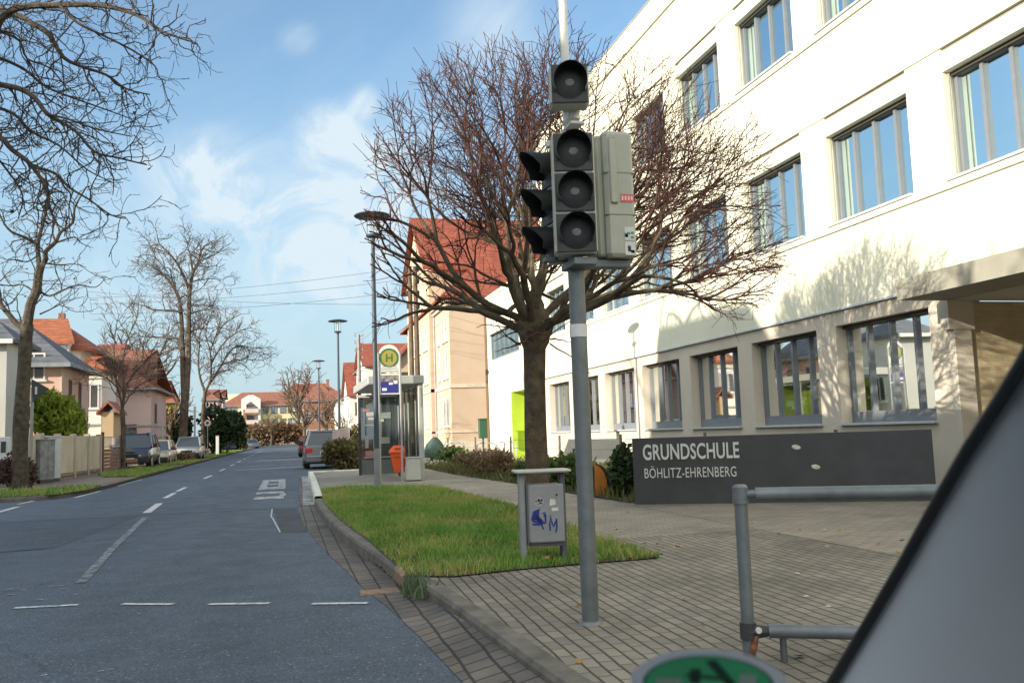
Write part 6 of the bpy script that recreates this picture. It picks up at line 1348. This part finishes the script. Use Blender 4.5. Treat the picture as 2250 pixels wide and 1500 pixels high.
# ---- placard and silver board beside the hedge
p = at(748, 975, Y=36.0)
pc = T('placard', 'tilted pinkish placard with pale print between silver car and hedge', 'placard', (p.x, 36, .1)); z0 = at(748, 992, Y=36).z - .1; z1 = at(748, 938, Y=36).z - .1
b = MB(); b.prism([(-.36, z0 - .1), (.38, z0 + .08), (.30, z1), (-.30, z1 - .12)], .03); b.build('board', mat('faded_pink_print', (.42, .33, .33), .7, .15, 4), pc)
b = MB()
for i, dz in enumerate((.18, .3, .44)): b.prism([(-.26, z0 + dz), (.28, z0 + dz + .08), (.28, z0 + dz + .13), (-.26, z0 + dz + .05)], .004, c=(0, -.006, 0))
b.build('print', mat('print_mauve', (.25, .14, .15), .7), pc)
b = MB(); b.tube([(.34, .05, 0), (.34, .05, z1 + .35)], .03, 6); b.build('post', wpl, pc)

# ================================================================== CARS
tyre = mat('tyre_rubber', (.018, .018, .018), .85, .2, 10); rimm = mat('wheel_rim', (.35, .35, .36), .35, .08, 6, metal=.7); lampw = glass_mat('headlight_glass', (.5, .5, .5), .25); redl_ = mat('tail_light_red', (.45, .02, .03), .3, .1, 6); plate_m = mat('number_plate', (.62, .62, .6), .5, .03, 6); cglass = glass_mat('car_glass', (.012, .02, .026), .03, ior=1.38); dplast = mat('bumper_plastic', (.03, .03, .032), .6, .1, 5)
def carpaint(n, c, met=.4):
    m = mat(n, c, .32, .03, 2, metal=met); m.node_tree.nodes['Principled BSDF'].inputs['Coat Weight'].default_value = .6; return m
def car(label, loc, rz, paint_, L=4.4, W=1.8, H=1.6, clear=.22, hood=.25, tail=.05, group=None, far=False, lower=None):
    """front looks along -Y"""
    t = T('parked_car', label, 'car', loc, rz, group); hw = W / 2; belt = H * .60
    def sec(y, zt, zb, s=1.0):
        h_ = hw * s; z1 = zb + .16; zm = (zb + zt) * .52
        return [(-h_ * .9, y, zb), (-h_ * .985, y, z1), (-h_, y, zm), (-h_ * .965, y, zt - .05), (-h_ * .88, y, zt), (h_ * .88, y, zt), (h_ * .965, y, zt - .05), (h_, y, zm), (h_ * .985, y, z1), (h_ * .9, y, zb)]
    b = MB(); hb = L * hood
    st = [(0, belt * .74, clear + .12, .84), (.08, belt * .84, clear + .04, .93), (.3, belt * .90, clear, .985), (hb * .7, belt * .96, clear, 1), (hb, belt, clear, 1), (L * .55, belt + .02, clear, 1), (L - .5, belt + .03, clear, 1), (L - .12, belt + .02, clear + .06, .96), (L, belt - .05, clear + .18, .90)]
    b.loft([sec(y, zt, zb, s) for y, zt, zb, s in st], True, True); body = b.build('body', paint_, t, smooth=True, bevel=.0)
    y0, y1, y2, y3 = hb * .92, hb + L * .17, L * (1 - tail) - L * .09, L * (1 - tail)
    def cs(y, z, s): return [(-hw * s, y, z), (hw * s, y, z)]
    b = MB(); zr = H - .05; gb_ = [(-hw * .93, y0, belt - .01), (hw * .93, y0, belt - .01), (hw * .93, y3, belt - .01), (-hw * .93, y3, belt - .01)]; gt_ = [(-hw * .72, y1, zr), (hw * .72, y1, zr), (hw * .72, y2, zr), (-hw * .72, y2, zr)]
    b.add(gb_ + gt_, [(0, 1, 5, 4), (1, 2, 6, 5), (2, 3, 7, 6), (3, 0, 4, 7), (4, 5, 6, 7)]); b.build('window_glass', cglass, t)
    b = MB(); e = .015
    def lerp(a, c, f): return tuple(a[i] + (c[i] - a[i]) * f for i in range(3))
    for i in range(4): b.tube([gb_[i], gt_[i]], [.055, .045], 5)
    for s in (-1, 1):
        for f in (.40, .72):
            a_ = (s * hw * .935, y0 + (y3 - y0) * f, belt); c_ = (s * hw * .725, y1 + (y2 - y1) * f, zr); b.tube([a_, c_], .035, 5)
    b.build('pillar', paint_, t)
    b = MB(); b.loft([[(-hw * .74, y1 - .05, zr - .02), (hw * .74, y1 - .05, zr - .02), (hw * .74, y2 + .06, zr - .02), (-hw * .74, y2 + .06, zr - .02)], [(-hw * .70, y1 + .08, H), (hw * .70, y1 + .08, H), (hw * .70, y2 - .04, H - .01), (-hw * .70, y2 - .04, H - .01)]], True, True); b.build('roof', paint_, t, bevel=.02)
    wr = .33 if H < 1.7 else .37
    for yy in (L * .19, L * .80):
        for s in (-1, 1):
            w_ = MB(); w_.tube([(s * (hw - .24), yy, wr), (s * (hw - .02), yy, wr)], wr, 18); w_.tube([(s * (hw - .03), yy, wr), (s * (hw + .005), yy, wr)], [wr * .95, wr * .86], 18); wo_ = w_.build('wheel', tyre, t)
            if not far:
                w_ = MB(); w_.tube([(s * (hw - .02), yy, wr), (s * (hw + .012), yy, wr)], [wr * .66, wr * .6], 14); w_.build('rim', rimm, wo_)
    if far: return t
    b = MB(); b.rbox(-hw * .93, hw * .93, -.05, .2, clear + .02, clear + .30, .04); b.build('bumper', lower or dplast, t)
    b = MB(); b.rbox(-hw * .93, hw * .93, L - .14, L + .05, clear + .08, clear + .36, .04); b.build('bumper', lower or dplast, t)
    b = MB(); b.rbox(-hw * .42, hw * .42, -.045, .06, belt * .56, belt * .72, .02); b.build('grille', dplast, t)
    for s in (-1, 1):
        b = MB(); b.loft([[(s * hw * .50, -.03, belt * .62), (s * hw * .93, .10, belt * .64), (s * hw * .95, .28, belt * .80), (s * hw * .52, .06, belt * .78)], [(s * hw * .50, .1, belt * .62), (s * hw * .9, .2, belt * .64), (s * hw * .9, .34, belt * .80), (s * hw * .52, .2, belt * .78)]], True, True); b.build('headlight', lampw, t)
        b = MB(); b.rbox(min(s * hw * .62, s * hw * .965), max(s * hw * .62, s * hw * .965), L - .14, L + .012, belt * .70, belt * .90, .02); b.build('tail_light', redl_, t)
        b = MB(); b.rbox(min(s * hw * .98, s * (hw + .2)), max(s * hw * .98, s * (hw + .2)), y0 + .25, y0 + .40, belt + .0, belt + .2, .02); b.build('mirror', dplast, t)
        b = MB(); b.box(s * hw * .992 - .006, s * hw * .992 + .006, hb + .3, L * .72, belt * .66, belt * .68); b.box(s * (hw * .985) - .02, s * (hw * .985) + .02, L * .52, L * .56, belt * .80, belt * .83); b.build('door_trim', dplast, t)
    b = MB(); b.box(-.26, .26, -.066, -.05, clear + .16, clear + .28); b.build('number_plate', plate_m, t)
    b = MB(); b.box(-.26, .26, L + .012, L + .03, belt * .62, belt * .62 + .12); b.build('number_plate', plate_m, t)
    return t
navy = carpaint('navy_paint', (.010, .018, .05)); silver = carpaint('silver_paint', (.40, .40, .38), .6); sgrey = carpaint('silver_grey_paint', (.22, .225, .23), .5); greyc = carpaint('grey_paint', (.16, .17, .18), .5); beigec = carpaint('champagne_paint', (.42, .38, .30), .5); redc = carpaint('red_paint', (.30, .03, .04), .2); whitec = carpaint('white_paint', (.6, .6, .6), .0)
GL = 'cars parked along the left kerb'
c1x = (Xat(258, 50) + Xat(350, 50)) / 2 - .38
c1 = car('dark blue off-roader with pale number plate parked nearest on the left', (c1x, 49.6, 0.02), 0, navy, 4.7, 1.95, 1.86, .32, .26, .04, GL)
b = MB(); b.prism([(-.24, 0), (.24, 0), (.17, .17), (-.17, .17)], .03, c=(0, -.07, .92)); b.build('badge', rimm, c1); b = MB(); b.rbox(-.42, .42, -.07, -.02, .36, .56, .02); b.build('skid_plate', mat('rusty_plate', (.30, .15, .08), .7, .2, 5), c1)
for s in (-.6, .6):
    b = MB(); b.tube([(s, 1.9, 1.87), (s, 3.7, 1.87)], .025, 6); b.build('roof_rail', dplast, c1)
car('champagne estate car parked close behind the dark blue off-roader', (Xat(368, 56) - .75, 55.6, 0.02), 0, beigec, 4.4, 1.75, 1.5, .2, .25, .05, GL)
car('silver car with dark bonnet beside the brush mound and tall tree', (Xat(424, 67.5) - .4, 67.2, 0.02), 0, silver, 4.3, 1.8, 1.72, .25, .25, .05, GL, lower=navy)
for i, (px, Yq, m_, l) in enumerate(((503, 118, navy, 'dark car far ahead below the olive bush'), (528, 128, whitec, 'pale silver car far ahead on the left, foremost of the distant three'), (557, 150, greyc, 'grey car farthest ahead at the left road edge'))):
    car(l, (Xat(px, Yq), Yq, 0.02), .12, m_, 4.4, 1.8, 1.5, .2, .25, .05, GL, far=True)
GR = 'cars parked along the right kerb'
car('silver grey car seen from behind, parked between bus kerb and hedge', (Xat(668, 38.6) + .92, 43.2, 0.02), R(180), sgrey, 4.4, 1.82, 1.62, .2, .25, .05, GR, lower=greyc)
car('red car parked ahead of the silver grey car on the right', (Xat(660, 64) + .8, 70, 0.02), R(180), redc, 4.3, 1.76, 1.5, .2, .25, .05, GR)

# ================================================================== OWN CAR: windscreen pillar and disc
oc = T('car_interior', 'grey windscreen pillar with black rubber edge of the car the picture is taken from', 'car', (.5, .6, 1.2))
edge = [(2330, 640), (2262, 778), (2205, 870), (2130, 985), (2060, 1105), (1985, 1240), (1905, 1375), (1822, 1512), (1700, 1700)]
trim = mat('pillar_trim_grey', (.34, .37, .42), .7, .02, 3)
E_ = [at(x, y, T=.58 + .42 * i / 8) for i, (x, y) in enumerate(edge)]
rings = []; outer = []
for i, e in enumerate(E_):
    t = (E_[min(i + 1, 8)] - E_[max(i - 1, 0)]).normalized(); v = (e - CAM).normalized(); rt = t.cross(v).normalized()
    if rt.x < 0: rt = -rt
    rt = (rt + Vector((0, -.55, 0))).normalized(); inw = -v
    prof = [(0.0, -.012), (.010, .004), (.03, .020), (.06, .030), (.10, .030), (.15, .016), (.20, -.02), (.20, -.07), (.0, -.04)]
    rings.append([e + rt * u + inw * q for u, q in prof])
b = MB(); b.loft(rings, True, True); pl_ = b.build('windscreen_pillar', trim, oc, world=True, smooth=True)
b = MB(); b.tube([E_[i] + Vector((-.001, 0, 0)) for i in range(9)], .0048, 10); b.build('rubber_seal', black_pl, oc, world=True, smooth=True)
# environmental disc stuck to the glass, seen from behind
sc = at(1555, 1507, T=.505)
v = (sc - CAM).normalized()
nrm_tilt = R(41)
ds = T('windscreen_sticker', 'round green disc with pale rim stuck inside the windscreen at the lower edge', 'sticker', sc)
uX = Vector((v.y, -v.x, 0)).normalized(); fwd = Vector((0, 0, 1)).cross(uX).normalized(); uY = (fwd * -math.cos(nrm_tilt) + Vector((0, 0, 1)) * math.sin(nrm_tilt)).normalized(); nn = uX.cross(uY)
def dpt(a, c, h=0): return uX * a + uY * c + nn * h
def ringm(r0_, r1_, h, m_, nm):
    b = MB(); b.loft([[dpt(math.cos(k / 48 * 6.2832) * q, math.sin(k / 48 * 6.2832) * q, h) for k in range(48)] for q in (r0_, r1_)], True, False); return b.build(nm, m_, ds)
sgn = -1 if nn.dot(v) > 0 else 1
rimw = mat('disc_rim', (.74, .76, .84), .5, .04, 60); dgreen = mat('disc_green', (.06, .46, .20), .5, .05, 30); dring = mat('disc_ring', (.02, .06, .08), .5); dglyph = mat('disc_glyph', (.008, .05, .025), .5); dfield = mat('disc_field', (.36, .42, .38), .5)
ringm(.0395, .0330, 0, rimw, 'rim'); ringm(.0333, .0322, sgn * .0002, dring, 'ring'); ringm(.0325, .0001, sgn * .0001, dgreen, 'disc')
b = MB()
def bar(a, c, wd):
    a = Vector(a); c = Vector(c); t = (c - a).normalized(); n_ = Vector((-t.y, t.x)) * wd / 2
    b.add([dpt(*(a + n_), sgn * .0004), dpt(*(c + n_), sgn * .0004), dpt(*(c - n_), sgn * .0004), dpt(*(a - n_), sgn * .0004)], [(0, 1, 2, 3)])
bar((.002, .0285), (.0125, .002), .0052); bar((-.0055, .0195), (-.0065, .004), .0052); bar((-.0105, .013), (.011, .009), .0032)
b.build('numeral', dglyph, ds)
b = MB(); bar((-.026, .0065), (-.013, .0065), .006); b.build('white_field', dfield, ds); b = MB(); bar((.016, .009), (.024, .009), .012); b.build('white_field', dfield, ds)
